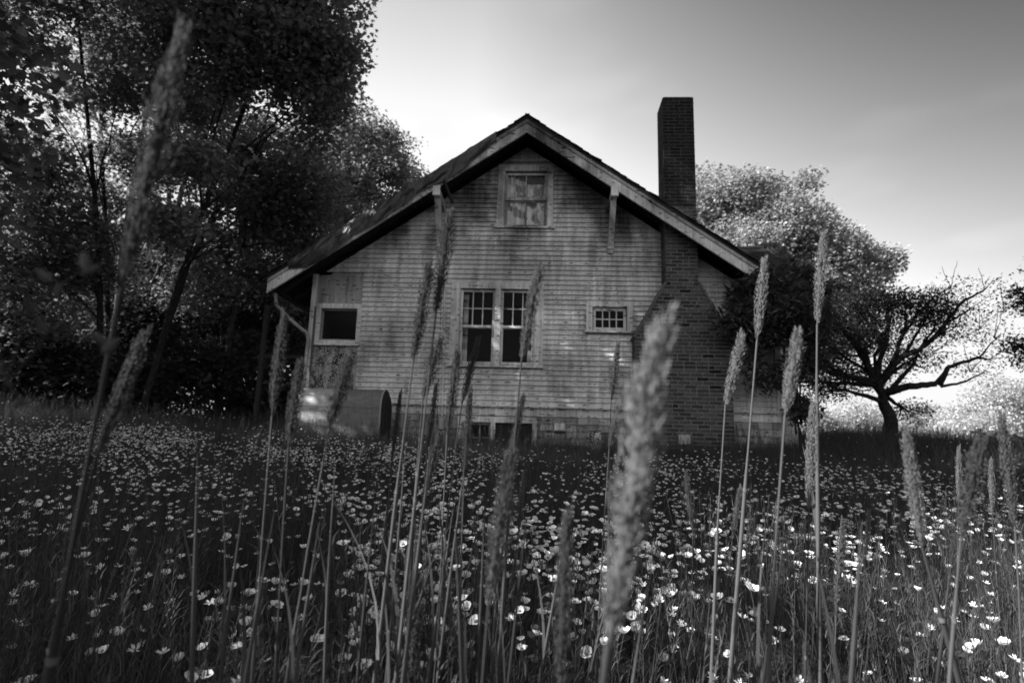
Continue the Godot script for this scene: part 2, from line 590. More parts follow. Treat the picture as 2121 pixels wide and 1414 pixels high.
func build_roof() -> void:
	var up := 0.075
	var l := 4.62
	var r := 5.06
	# counted so that the top face looks up
	var left := roof_slab(Vector3(-l, roof_v(l) + up, 0.76), Vector3(-l, roof_v(l) + up, -8.5), Vector3(0, roof_v(0) + up, -8.5), Vector3(0, roof_v(0) + up, 0.76), 0.06, M.roofing[0])
	var right := roof_slab(Vector3(0.002, roof_v(0) + up, 0.76), Vector3(0.002, roof_v(0) + up, -8.5), Vector3(r, roof_v(r) + up, -8.5), Vector3(r, roof_v(r) + up, 0.76), 0.06, M.roofing[0])
	# sheathing boards seen from below the overhang
	for side_ in [-1, 1]:
		var far: float = l if side_ < 0 else r
		var s := 0.05
		while s < far - 0.1:
			var e := minf(s + 0.17, far - 0.02)
			var mb := MB.new()
			var a: float = s * side_
			var b: float = (e - 0.006) * side_
			var p := [Vector3(a, roof_v(a) - 0.012, 0.69), Vector3(a, roof_v(a) - 0.012, -0.0), Vector3(b, roof_v(b) - 0.012, -0.0), Vector3(b, roof_v(b) - 0.012, 0.69)]
			if side_ < 0:
				p.reverse()
			mb.slab(p, Vector3(0, 0.024, 0))
			part("soffit_board", mb, M.dark_wood, left if side_ < 0 else right)
			s += 0.17
	# rafter tails at the left eave
	for k in 9:
		var mb := MB.new()
		var w := 0.2 - k * 0.6
		mb.bar(Vector3(-3.96, roof_v(3.96) - 0.09, w), Vector3(-4.5, roof_v(4.5) - 0.09, w), 0.045, 0.11, Vector3(0, 0, 1))
		part("rafter_tail", mb, M.dark_wood, left)
	# shingle ends along the rake
	var meshes := []
	for k in 6:
		var mb := MB.new()
		mb.tone = Color.WHITE
		var t := 0.010 + 0.003 * (k % 3)
		mb.box(Vector3(-0.095, 0.0, -0.21), Vector3(0.095, t, 0.0))
		meshes.append(mb.mesh(M.roofing[k % 3]))
	for side_ in [-1, 1]:
		var far: float = l if side_ < 0 else r
		var ang := atan(SLOPE)
		var s := 0.05
		while s < far / cos(ang):
			for col in 2:
				var o := shown("roof_shingle", meshes[rng.randi() % 6], left if side_ < 0 else right)
				var u: float = s * cos(ang) * side_
				var turn := Basis(Vector3(0, 0, 1), -ang * side_ + 0.07 * side_ + rng.randf_range(-0.06, 0.06)) * Basis(Vector3.UP, rng.randf_range(-0.05, 0.05))
				o.transform = Transform3D(turn.scaled(Vector3.ONE), Vector3(u, roof_v(u) + up + 0.008 + 0.014 * rng.randf(), 0.785 + rng.randf_range(-0.02, 0.018) - col * 0.2))
			s += 0.135
	# ridge caps
	for k in 6:
		for side_ in [-1, 1]:
			var mb := MB.new()
			var ang := atan(SLOPE)
			mb.obox(Vector3(0.075 * side_, roof_v(0.075) + up + 0.028 + 0.008 * (k % 2), 0.66 - k * 0.2), Vector3(0.19, 0.016, 0.25), Basis(Vector3(0, 0, 1), -ang * side_))
			part("ridge_cap", mb, M.roofing[k % 3], right)
	# side wing behind at the right: its slope faces the meadow
	var ridge := 6.02
	var wing := roof_slab(Vector3(1.3, ridge, -3.0), Vector3(5.62, ridge, -3.0), Vector3(5.62, ridge - 2.55 * SLOPE, -0.45), Vector3(1.3, ridge - 2.55 * SLOPE, -0.45), 0.06, M.roofing[0], "wing_roof")
	roof_slab(Vector3(1.3, ridge - 0.001, -3.003), Vector3(1.3, ridge - 2.4, -6.5), Vector3(5.62, ridge - 2.4, -6.5), Vector3(5.62, ridge - 0.001, -3.003), 0.06, M.roofing[1], "wing_roof")
	var ang2 := atan(SLOPE)
	var rows := 0
	var t := 0.0
	while t < 3.0:
		var x := 3.3 + rng.randf() * 0.2
		while x < 5.55:
			var wide := rng.randf_range(0.16, 0.30)
			var mb := MB.new()
			var back := Vector3(0, ridge + 0.008 - t * sin(ang2), -3.0 + t * cos(ang2))
			var b := Basis(Vector3.RIGHT, ang2 - 0.05)
			mb.obox(back + Vector3(x + wide / 2, 0.014, 0.08) + b.z * rng.randf_range(-0.012, 0.012), Vector3(wide - 0.012, 0.014 + 0.008 * rng.randf(), 0.22), b)
			if x + wide < 5.64:
				part("roof_shingle", mb, M.roofing[rng.randi() % 3], wing)
			x += wide
		t += 0.16
		rows += 1
	var body := MB.new()
	body.box(Vector3(4.563, 0.6, -5.6), Vector3(5.2, 4.6, -0.9))
	part("wing_wall", body, M.siding, house)
	body = MB.new()
	body.slab([Vector3(5.2, 4.6, -0.9), Vector3(5.2, 5.93, -3.0), Vector3(5.2, 4.6, -5.6)], Vector3(-0.1, 0, 0))
	part("wing_wall", body, M.siding, house)
	# drooping lath at the right end of the rake
	var lath := MB.new()
	lath.bar(Vector3(4.15, roof_v(4.15) - 0.2, 0.76), Vector3(4.45, roof_v(4.45) - 0.42, 0.78), 0.03, 0.02)
	part("loose_lath", lath, M.old_wood, house)


func build_brackets() -> void:
	for u in [-1.60, 1.585]:
		var beam := MB.new()
		var top := roof_v(u) - 0.245
		beam.box(Vector3(u - 0.055, top - 0.13, 0.021), Vector3(u + 0.055, top, 0.70))
		var o := part("bracket", beam, M.trim, house)
		var cap := MB.new()
		cap.box(Vector3(u - 0.062, top - 0.15, 0.742), Vector3(u + 0.07, top + 0.03, 0.79))
		part("bracket_end", cap, M.trim, o)
		var brace := MB.new()
		brace.bar(Vector3(u, top - 0.10, 0.60), Vector3(u, 4.98, 0.10), 0.10, 0.10, Vector3(1, 0, 0))
		part("brace", brace, M.trim, o)
		var foot := MB.new()
		foot.slab([Vector3(u - 0.058, 4.90, 0.13), Vector3(u - 0.058, 5.06, 0.13), Vector3(u + 0.058, 5.06, 0.13), Vector3(u + 0.058, 4.90, 0.13)], Vector3(0, 0, -0.108))
		part("bracket_foot", foot, M.trim, o)
		foot = MB.new()
		foot.slab([Vector3(u - 0.05, 4.83, 0.08), Vector3(u - 0.05, 4.897, 0.11), Vector3(u + 0.05, 4.897, 0.11), Vector3(u + 0.05, 4.83, 0.08)], Vector3(0, 0, -0.058))
		part("bracket_foot", foot, M.trim, o)
		if u < 0:
			var dark := MB.new()
			dark.bar(Vector3(u + 0.13, top + 0.12, 0.80), Vector3(u + 0.30, top - 0.28, 0.74), 0.09, 0.03)
			part("loose_board", dark, M.dark_wood, o)


# a casing of boards round the opening, then sashes
func casing(o: Array, s: Array, sill_out := 0.03) -> MeshInstance3D:
	var mb := MB.new()
	mb.box(Vector3(o[0], s[3], 0.0), Vector3(o[1], o[3], 0.055))
	var root := part("window", mb, M.trim, house)
	rect_part("casing_board", o[0], s[0], o[2], s[3] - 0.002, 0.0, 0.052, M.trim, root)
	rect_part("casing_board", s[1], o[1], o[2], s[3] - 0.002, 0.0, 0.052, M.trim, root)
	var sill := MB.new()
	sill.slab([Vector3(o[0] - sill_out, o[2] - 0.035, 0.085), Vector3(o[0] - sill_out, o[2] - 0.002, 0.085), Vector3(o[1] + sill_out, o[2] - 0.002, 0.085), Vector3(o[1] + sill_out, o[2] - 0.035, 0.085)], Vector3(0, 0.008, -0.084))
	part("sill", sill, M.trim, root)
	return root


# sash: u0, u1, v0, v1; panes across and up
func sash(root: Node, s: Array, w: float, across: int, up: int, rail := 0.045, m: Material = null) -> void:
	m = m if m else M.sash
	rect_part("sash_rail", s[0], s[1], s[2], s[2] + rail * 1.3, w - 0.035, w, m, root)
	rect_part("sash_rail", s[0], s[1], s[3] - rail, s[3], w - 0.035, w, m, root)
	rect_part("sash_stile", s[0], s[0] + rail, s[2] + rail * 1.3, s[3] - rail, w - 0.034, w - 0.001, m, root)
	rect_part("sash_stile", s[1] - rail, s[1], s[2] + rail * 1.3, s[3] - rail, w - 0.034, w - 0.001, m, root)
	var a := [s[0] + rail, s[1] - rail, s[2] + rail * 1.3, s[3] - rail]
	for k in range(1, across):
		var u: float = lerpf(a[0], a[1], float(k) / across)
		rect_part("muntin", u - 0.009, u + 0.009, a[2], a[3], w - 0.028, w - 0.004, m, root)
	for k in range(1, up):
		var v: float = lerpf(a[2], a[3], float(k) / up)
		rect_part("muntin", a[0], a[1], v - 0.009, v + 0.009, w - 0.027, w - 0.006, m, root)
	for i in across:
		for j in up:
			var mb := MB.new()
			var x0: float = lerpf(a[0], a[1], float(i) / across) + 0.001
			var x1: float = lerpf(a[0], a[1], float(i + 1) / across) - 0.001
			var y0: float = lerpf(a[2], a[3], float(j) / up) + 0.001
			var y1: float = lerpf(a[2], a[3], float(j + 1) / up) - 0.001
			var t1 := rng.randf_range(-0.002, 0.002)
			var t2 := rng.randf_range(-0.002, 0.002)
			mb.quad(Vector3(x0, y0, w - 0.017 + t1), Vector3(x0, y1, w - 0.017), Vector3(x1, y1, w - 0.017 + t2), Vector3(x1, y0, w - 0.017))
			part("pane", mb, M.glass, root)


func curtain(root: Node, u0: float, u1: float, v0: float, v1: float, w: float) -> void:
	var mb := MB.new()
	var steps := 28
	for k in steps:
		var pts := []
		for i in 2:
			var t := float(k + i) / steps
			pts.append(Vector3(lerpf(u0, u1, t), 0, w + 0.010 * sin(t * 21.0 + u0 * 9.0) + 0.004 * sin(t * 47.0)))
		mb.quad(Vector3(pts[0].x, v0, pts[0].z), Vector3(pts[0].x, v1, pts[0].z), Vector3(pts[1].x, v1, pts[1].z), Vector3(pts[1].x, v0, pts[1].z))
	part("curtain", mb, M.lace, root)


func build_windows() -> void:
	# attic
	var a := casing([-0.553, 0.511, 5.345, 6.598], [-0.42, 0.40, 5.345, 6.475], 0.04)
	sash(a, [-0.405, 0.385, 5.90, 6.455], -0.02, 2, 1, 0.042)
	sash(a, [-0.405, 0.385, 5.355, 5.925], -0.06, 2, 1, 0.048)
	curtain(a, -0.37, -0.015, 5.36, 6.44, -0.085)
	curtain(a, 0.005, 0.36, 5.36, 6.44, -0.09)
	for s in [[-0.4195, -0.406], [0.386, 0.3995]]:
		rect_part("stop_bead", s[0], s[1], 5.35, 6.47, -0.10, 0.0, M.trim, a)
	# double window
	var d := casing([-1.346, 0.371, 2.69, 4.243], [-1.18, 0.21, 2.69, 4.125], 0.045)
	rect_part("mullion", -0.53, -0.42, 2.69, 4.123, -0.03, 0.050, M.trim, d)
	for s in [[-1.165, -0.54], [-0.412, 0.195]]:
		sash(d, [s[0], s[1], 3.40, 4.11], -0.02, 3, 2, 0.034)
		sash(d, [s[0], s[1], 2.715, 3.43], -0.058, 1, 1, 0.040)
		for e in [s[0] - 0.012, s[1] + 0.001]:
			rect_part("stop_bead", e, e + 0.011, 2.70, 4.12, -0.10, 0.0, M.trim, d)
		rect_part("sash_horn", s[0] + 0.0, s[0] + 0.03, 3.33, 3.399, -0.054, -0.02, M.sash, d)
		rect_part("sash_horn", s[1] - 0.03, s[1], 3.33, 3.399, -0.054, -0.02, M.sash, d)
	curtain(d, -1.13, -1.04, 2.75, 4.06, -0.16)
	curtain(d, 0.08, 0.16, 2.75, 4.06, -0.16)
	# small pantry window
	var p := casing([1.146, 1.996, 3.365, 3.921], [1.262, 1.892, 3.365, 3.815], 0.04)
	sash(p, [1.275, 1.88, 3.375, 3.805], -0.02, 4, 2, 0.05)
	# porch window in the panel
	var c := casing([-3.868, -3.01, 3.03, 3.79], [-3.775, -3.09, 3.03, 3.70], 0.02)
	rect_part("casing_board", -3.775, -3.09, 3.03, 3.098, 0.0, 0.028, M.trim, c)
	sash(c, [-3.772, -3.093, 3.10, 3.698], -0.03, 1, 1, 0.022, M.old_wood)
	# basement window and hatch
	var b := MB.new()
	b.box(Vector3(-1.13, 1.665, 0.0), Vector3(0.29, 1.765, 0.036))
	var bo := part("basement_window", b, M.trim, house)
	rect_part("casing_board", -1.13, -1.05, 0.9, 1.664, 0.0, 0.034, M.trim, bo)
	rect_part("casing_board", -0.535, -0.455, 0.9, 1.664, 0.0, 0.034, M.trim, bo)
	rect_part("casing_board", -1.05, -0.93, 1.12, 1.664, -0.06, -0.02, M.dark_wood, bo)
	sash(bo, [-0.93, -0.54, 1.12, 1.66], -0.06, 2, 2, 0.035, M.old_wood)
	var h := MB.new()
	h.box(Vector3(-0.455, 0.9, -0.06), Vector3(0.205, 1.70, -0.03))
	var ho := part("basement_hatch", h, M.dark_wood, house)
	rect_part("casing_board", 0.206, 0.29, 0.9, 1.664, 0.0, 0.034, M.trim, ho)
	var lock := MB.new()
	lock.box(Vector3(0.10, 1.36, -0.03), Vector3(0.16, 1.42, -0.012))
	part("hasp", lock, M.iron, ho)


func build_porch_corner() -> void:
	var u := -3.894
	for k in 5:
		var mb := MB.new()
		mb.tone = Color.WHITE * rng.randf_range(0.86, 1.0)
		mb.box(Vector3(u, 3.79, 0.0), Vector3(u + 0.171, 4.345 + rng.randf_range(-0.003, 0.003), 0.020 + 0.001 * (k % 2)))
		part("panel_board", mb, M.old_wood, house)
		u += 0.1725
	rect_part("panel_batten", -3.06, -3.03, 1.95, 4.345, 0.0, 0.026, M.old_wood, house)
	var sheet := MB.new()
	sheet.box(Vector3(-3.894, 1.6, 0.0), Vector3(-3.062, 3.0, 0.016))
	part("peeling_panel", sheet, M.peeling, house)
	for s in [[-3.894, -3.87], [-3.008, -3.062]]:
		var mb := MB.new()
		mb.box(Vector3(minf(s[0], s[1]), 3.0, 0.0), Vector3(maxf(s[0], s[1]), 3.789, 0.017))
		part("panel_strip", mb, M.old_wood, house)


func chimney_half(v: float) -> Array:
	if v < 3.2:
		return [1.968, 3.63 - 0.008 * (v - 1.5)]
	if v < 4.17:
		var t := (v - 3.2) / 0.97
		return [lerpf(1.968, 2.525, t), lerpf(3.612, 3.105, t)]
	return [2.525, 3.098]


func build_chimney() -> void:
	var front := 0.42
	var core := MB.new()
	var back := 0.003
	for s in [[0.8, 3.2], [3.2, 4.17], [4.17, 7.72]]:
		var a := chimney_half(s[0] + 0.0001)
		var b := chimney_half(s[1] - 0.0001)
		var deep := -0.14 if s[0] > 4.0 else -0.02
		core.slab([Vector3(a[0] + back, s[0], front - back), Vector3(b[0] + back, s[1], front - back), Vector3(b[1] - back, s[1], front - back), Vector3(a[1] - back, s[0], front - back)], Vector3(0, 0, deep - front + 0.02))
	var ch := part("chimney", core, M.mortar, house)
	var sooty := MB.new()
	sooty.box(Vector3(2.527, 5.6, -0.1385), Vector3(3.0965, 7.79, front - 0.0015))
	part("sooted_mortar", sooty, M.soot_mortar, ch)
	# courses
	var kinds := {}
	for wide in [0.2, 0.0955]:
		kinds[wide] = []
		for k in 5:
			var set_ := []
			for soot in 2:
				var mb := MB.new()
				var x: float = wide / 2
				var bev := 0.004
				var p := []
				for c in 8:
					var outz := bool(c & 4)
					var cut := bev if outz else 0.0
					p.append(Vector3((x - cut) * (1 if c & 1 else -1), (0.0285 - cut) * (1 if c & 2 else -1) + 0.0008 * sin(k * 3.0 + c), 0.0 if outz else -0.05))
				mb.hexa(p)
				set_.append(mb.mesh(M.bricks[k] if soot == 0 else M.soot_bricks[k % 4]))
			kinds[wide].append(set_)
	var rest := {}
	var shown_count := 0
	var v := 0.98
	var course := 0
	while v < 7.78:
		var lim := chimney_half(v)
		var soot := 1 if v > 5.35 + 0.3 * rng.randf() else 0
		# front face
		var x: float = lim[0]
		var first := true
		while x < lim[1] - 0.03:
			var wide := 0.2
			if (first and course % 2 == 1) or lim[1] - x < 0.16 or rng.randf() < 0.06:
				wide = 0.0955
			first = false
			var place := Transform3D(Basis(Vector3(0, 0, 1), rng.randf_range(-0.010, 0.010)), Vector3(minf(x + wide / 2, lim[1] - wide / 2), v + rng.randf_range(-0.0015, 0.0015), front + rng.randf_range(0.0, 0.006)))
			var mesh: Mesh = kinds[wide][rng.randi() % 5][soot]
			if rng.randf() < 0.05 and v < 4.5:
				mesh = kinds[wide][0][1]
			if v > 1.25 and v < 4.3 and shown_count < 300:
				shown("brick", mesh, ch).transform = place
				shown_count += 1
			else:
				if not rest.has(mesh):
					rest[mesh] = []
				rest[mesh].append(place)
			x += wide + 0.0105
		# left and right faces
		var deep := -0.14 if v > 4.1 else 0.03
		for side_ in 2:
			var z := front - 0.1
			if course % 2 == 0:
				z = front - 0.2
			while z > deep + 0.045:
				var size2 := 0.2 if z - 0.1 >= deep - 0.005 else 0.0955
				if size2 < 0.1:
					z += 0.052
				var mesh2: Mesh = kinds[size2][rng.randi() % 5][soot]
				var turn := Basis(Vector3.UP, -PI / 2 if side_ == 0 else PI / 2)
				var px: float = lim[0] if side_ == 0 else lim[1]
				if not rest.has(mesh2):
					rest[mesh2] = []
				rest[mesh2].append(Transform3D(turn, Vector3(px + (-0.001 if side_ == 0 else 0.001), v, z)))
				z -= 0.2105
		v += 0.0677
		course += 1
	var joined := SurfaceTool.new()
	var mats := {}
	for mesh in rest:
		var m: Material = mesh.surface_get_material(0)
		if not mats.has(m):
			mats[m] = SurfaceTool.new()
		for place in rest[mesh]:
			mats[m].append_from(mesh, 0, place)
	var all := ArrayMesh.new()
	for m in mats:
		mats[m].commit(all)
		all.surface_set_material(all.get_surface_count() - 1, m)
	shown("upper_brickwork", all, ch).set_meta("kind", "stuff")
	# cement caps on the shoulders, crown on top
	for s in [[1.955, 3.20, 2.530, 4.20], [3.628, 3.20, 3.100, 4.20]]:
		var cap := MB.new()
		var dir := Vector3(s[2] - s[0], s[3] - s[1], 0)
		cap.bar(Vector3(s[0], s[1] - 0.02, 0.215), Vector3(s[2], s[3], 0.215), 0.045, 0.445, Vector3(0, 0, 1))
		part("shoulder_cap", cap, M.cement, ch)
	var crown := MB.new()
	crown.slab([Vector3(2.53, 7.775, front + 0.003), Vector3(2.56, 7.81, front - 0.02), Vector3(3.07, 7.81, front - 0.02), Vector3(3.096, 7.775, front + 0.003)], Vector3(0, 0, -0.55))
	part("crown", crown, M.soot_mortar, ch)
	# old lime wash left in the joints below the left shoulder
	for k in 7:
		var mb := MB.new()
		var y := 3.30 + 0.0677 * (k + 0.53) + 0.003
		var x0 := 2.36 + 0.28 * rng.randf()
		mb.box(Vector3(x0, y - 0.007, front - 0.004), Vector3(x0 + rng.randf_range(0.12, 0.34), y + 0.006, front + 0.0075))
		part("lime_joint", mb, M.lime, ch)
	# clean-out door
	var frame := MB.new()
	frame.box(Vector3(2.655, 1.335, front + 0.006), Vector3(2.905, 1.54, front + 0.02))
	var door := part("cleanout_door", frame, M.cement, ch)
	var leaf := MB.new()
	leaf.box(Vector3(2.685, 1.36, front + 0.0205), Vector3(2.875, 1.515, front + 0.035))
	part("door_leaf", leaf, M.zinc, door)


func build_fixtures() -> void:
	# conduit down the front with its box
	var mb := MB.new()
	mb.tube([Vector3(-1.50, 5.0, 0.06), Vector3(-1.49, 4.4, 0.05), Vector3(-1.44, 3.0, 0.05), Vector3(-1.41, 1.75, 0.06)], [0.017, 0.017, 0.017, 0.017], 8)
	var o := part("conduit", mb, M.sash, house)
	var box := MB.new()
	box.box(Vector3(-1.45, 1.52, 0.035), Vector3(-1.365, 1.735, 0.10))
	part("conduit_box", box, M.zinc, o)
	mb = MB.new()
	mb.tube([Vector3(-1.405, 1.52, 0.06), Vector3(-1.40, 0.9, 0.06)], [0.014, 0.014], 6)
	part("lower_conduit", mb, M.iron, o)
	mb = MB.new()
	mb.tube([Vector3(-1.56, 4.9, 0.05), Vector3(-1.53, 3.6, 0.035), Vector3(-1.50, 2.2, 0.035), Vector3(-1.50, 1.6, 0.04)], [0.006, 0.005, 0.005, 0.005], 5)
	part("cable", mb, M.wire, house)
	# downspout at the left corner
	mb = MB.new()
	var path := [Vector3(-4.50, 3.86, 0.45), Vector3(-4.47, 3.66, 0.42), Vector3(-4.25, 3.42, 0.32), Vector3(-3.98, 3.20, 0.12), Vector3(-3.955, 3.08, 0.085), Vector3(-3.975, 2.2, 0.085), Vector3(-3.98, 1.2, 0.085)]
	mb.tube(path, [0.034, 0.034, 0.034, 0.034, 0.034, 0.034, 0.034], 8)
	part("downspout", mb, M.old_wood, house)
	# gutter along the left eave
	mb = MB.new()
	mb.tube([Vector3(-4.60, roof_v(4.6) + 0.0, 0.70), Vector3(-4.60, roof_v(4.6) + 0.02, -8.3)], [0.055, 0.055], 8)
	part("gutter", mb, M.dark_wood, house)
	# foundation vent
	mb = MB.new()
	mb.box(Vector3(0.60, 1.56, 0.024), Vector3(0.79, 1.68, 0.034))
	part("vent_cover", mb, M.trim, house)
	mb = MB.new()
	mb.box(Vector3(0.60, 1.50, 0.02), Vector3(0.79, 1.558, 0.028))
	part("vent_gap", mb, M.room, house)
	# insulators on the rake with their short wires
	for s in [[-1.74, 5.86], [-2.28, 5.60]]:
		mb = MB.new()
		mb.tube([Vector3(s[0], s[1] + 0.02, 0.77), Vector3(s[0], s[1] + 0.05, 0.77), Vector3(s[0], s[1] + 0.07, 0.77), Vector3(s[0], s[1] + 0.12, 0.77)], [0.022, 0.038, 0.026, 0.034], 8)
		part("insulator", mb, M.china, house)
	mb = MB.new()
	mb.bar(Vector3(-2.38, 5.66, 0.77), Vector3(-2.16, 5.42, 0.775), 0.025, 0.02)
	part("wire_clamp", mb, M.iron, house)
	mb = MB.new()
	mb.tube([Vector3(-1.74, 5.95, 0.78), Vector3(-1.80, 5.72, 0.80), Vector3(-1.62, 5.55, 0.60), Vector3(-1.52, 5.30, 0.2), Vector3(-1.50, 5.0, 0.06)], [0.006, 0.006, 0.006, 0.006, 0.006], 5)
	part("service_lead", mb, M.wire, house)
	mb = MB.new()
	mb.tube([Vector3(-2.28, 5.66, 0.79), Vector3(-2.18, 5.44, 0.82), Vector3(-2.0, 5.47, 0.79), Vector3(-1.95, 5.38, 0.78)], [0.006, 0.006, 0.006, 0.006], 5)
	part("service_lead", mb, M.wire, house)


func on_house(p: Vector3) -> Vector3:
	return house.transform * p


# a sheet of tarpaulin laid over the left rake, its hem hanging over the barge board
func build_tarp() -> void:
	var o := thing("tarpaulin", "dark torn tarpaulin draped over the left edge of the gable roof", "tarp", HOUSE_AT, HOUSE_TURN)
	var pieces := [[0.55, 2.2, 0.03, "upper_sheet"], [1.95, 3.35, 0.10, "middle_sheet"], [3.0, 4.15, 0.16, "lower_sheet"]]
	var wrinkle := noise(1.0, 71, 3)
	for pc in pieces:
		var mb := MB.new()
		var nu := 36
		var nt := 22
		var grid := []
		for i in nu + 1:
			var line := []
			for j in nt + 1:
				var s: float = lerpf(pc[0], pc[1], float(i) / nu)
				var t := float(j) / nt
				var wr: float = wrinkle.get_noise_2d(s * 2.2 - t * 1.2, t * 2.0 + pc[0] * 9.0)
				var w: float
				var drop := 0.0
				var lift := 0.112 + 0.03 * absf(wr) + 0.02 * sin(s * 3.0) * t
				var run := t * 1.5 - 0.95
				if run < 0:
					w = 0.80 + run
				else:
					var hem: float = (0.30 + 0.7 * pc[2]) * (0.55 + 0.45 * sin((s - pc[0]) / (pc[1] - pc[0]) * PI * 0.9 + 0.3)) + 0.05 * wr
					w = 0.80 + 0.03 * sin(minf(run * 6.0, PI)) + 0.014 * wr
					drop = run / 0.55 * hem
				line.append(Vector3(-s, roof_v(s) + lift - drop, w + (0.03 * wr if run >= 0 else 0.0)))
			grid.append(line)
		for i in nu:
			for j in nt:
				mb.quad(grid[i][j], grid[i + 1][j], grid[i + 1][j + 1], grid[i][j + 1])
		part(pc[3], mb, M.tarp, o)


func build_tank() -> void:
	var o := thing("fuel_tank", "old oval metal fuel tank standing against the porch corner panel", "fuel tank", on_house(Vector3(-3.0, 1.0, 0.68)), HOUSE_TURN)
	var half := Vector3(0.72, 0.0, 0.34)
	var low := 0.42
	var high := 0.79
	var prof := []
	for k in 13:
		var a := PI * k / 12
		prof.append(Vector3(0, high + half.z * sin(a), half.z * cos(a)))
	for k in 13:
		var a := PI + PI * k / 12
		prof.append(Vector3(0, low + half.z * sin(a), half.z * cos(a)))
	var mb := MB.new()
	var cnt := prof.size()
	var total := 0.0
	var at := [0.0]
	for k in cnt:
		total += (prof[(k + 1) % cnt] - prof[k]).length()
		at.append(total)
	for k in cnt:
		var a: Vector3 = prof[k]
		var b: Vector3 = prof[(k + 1) % cnt]
		var ca := Vector3(0, clampf(a.y, low, high), 0)
		var cb := Vector3(0, clampf(b.y, low, high), 0)
		var na := (a - ca).normalized()
		var nb := (b - cb).normalized()
		var x := Vector3(half.x, 0, 0)
		var st := mb.v.size()
		mb.stri(a - x, b - x, b + x, na, nb, nb)
		mb.stri(a - x, b + x, a + x, na, nb, na)
		# the tank texture runs from the top of the front downwards
		for q in range(st, st + 6):
			var p := mb.v[q]
			mb.uv[q] = Vector2((p.x + half.x) / (2 * half.x), clampf((1.13 - p.y) / 1.05, 0, 1))
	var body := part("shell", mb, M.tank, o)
	for e in [-1, 1]:
		var end := MB.new()
		var inner := []
		for k in cnt:
			var p: Vector3 = prof[k]
			inner.append(Vector3(e * (half.x + 0.05), low + (p.y - low) * 0.8 + 0.04, p.z * 0.72))
		for k in cnt:
			var a: Vector3 = prof[k] * 0.985 + Vector3(e * half.x, 0.012, 0)
			var b: Vector3 = prof[(k + 1) % cnt] * 0.985 + Vector3(e * half.x, 0.012, 0)
			var c: Vector3 = inner[(k + 1) % cnt]
			var d: Vector3 = inner[k]
			if e > 0:
				end.quad(a, b, c, d)
				end.tri(d, c, Vector3(e * (half.x + 0.055), 0.62, 0))
			else:
				end.quad(b, a, d, c)
				end.tri(c, d, Vector3(e * (half.x + 0.055), 0.62, 0))
		part("end_plate", end, M.dark_wood, o)
		var rim := MB.new()
		var loop := []
		var rr := []
		for k in cnt + 1:
			loop.append(prof[k % cnt] + Vector3(e * (half.x - 0.004), 0, 0))
			rr.append(0.013)
		rim.tube(loop, rr, 6, false)
		part("rim", rim, M.zinc, o)
	var seam := MB.new()
	seam.box(Vector3(-half.x, high - 0.003, half.z + 0.0005), Vector3(half.x, high + 0.003, half.z + 0.004))
	part("seam", seam, M.iron, body)
	for s in [[-0.58, 0.035, 0.07], [-0.08, 0.03, 0.06], [0.10, 0.045, 0.05]]:
		var f := MB.new()
		f.tube([Vector3(s[0], 1.10, 0.05), Vector3(s[0], 1.13 + s[2], 0.05)], [s[1], s[1]], 8)
		part("filler_cap", f, M.iron, o)
	var hoop := MB.new()
	var hp := []
	var hr := []
	for k in 9:
		var a := PI * k / 8
		hp.append(Vector3(0.02 + 0.10 * cos(a), 1.13 + 0.14 * sin(a), 0.02))
		hr.append(0.006)
	hoop.tube(hp, hr, 6)
	part("hoop_line", hoop, M.iron, o)
	var vent := MB.new()
	vent.tube([Vector3(-0.66, 1.06, -0.2), Vector3(-0.70, 1.3, -0.50), Vector3(-0.865, 1.5, -0.58), Vector3(-0.875, 2.72, -0.60)], [0.022, 0.02, 0.02, 0.02], 8)
	part("vent_pipe", vent, M.iron, o)
	for x in [-0.5, 0.5]:
		for z in [-0.2, 0.2]:
			var leg := MB.new()
			leg.tube([Vector3(x, -0.1, z), Vector3(x, 0.16, z)], [0.02, 0.02], 6)
			part("leg", leg, M.iron, o)
	var text := TextMesh.new()
	text.text = "FUEL"
	text.font_size = 24
	text.pixel_size = 0.0032
	text.depth = 0.002
	var font := SystemFont.new()
	font.font_names = PackedStringArray(["Droid Sans"])
	text.font = font
	text.material = M.print
	var word := shown("lettering", text, o)
	word.position = Vector3(-0.375, 0.742, half.z + 0.004)


func build_rail() -> void:
	var o := thing("porch_rail", "thin porch railing with sloping handrail beside the left house corner", "railing", on_house(Vector3(-4.5, 0, -0.3)), HOUSE_TURN)
	var g := 1.05
	for s in [[-0.42, 0.10, 3.80], [0.1, -0.35, 2.9]]:
		var mb := MB.new()
		mb.box(Vector3(s[0] - 0.04, g - 0.1, s[1] - 0.04), Vector3(s[0] + 0.04, s[2], s[1] + 0.04))
		part("post", mb, M.dark_wood, o)
	var mb := MB.new()
	mb.bar(Vector3(-0.42, 2.80, 0.1), Vector3(0.52, 2.82, 0.0), 0.05, 0.05)
	part("rail", mb, M.dark_wood, o)
	mb = MB.new()
	mb.bar(Vector3(-0.02, 2.10, 0.5), Vector3(0.42, 2.44, 0.1), 0.04, 0.04)
	part("handrail", mb, M.dark_wood, o)


# ---------------------------------------------------------------- trees
var leaf_meshes := {}

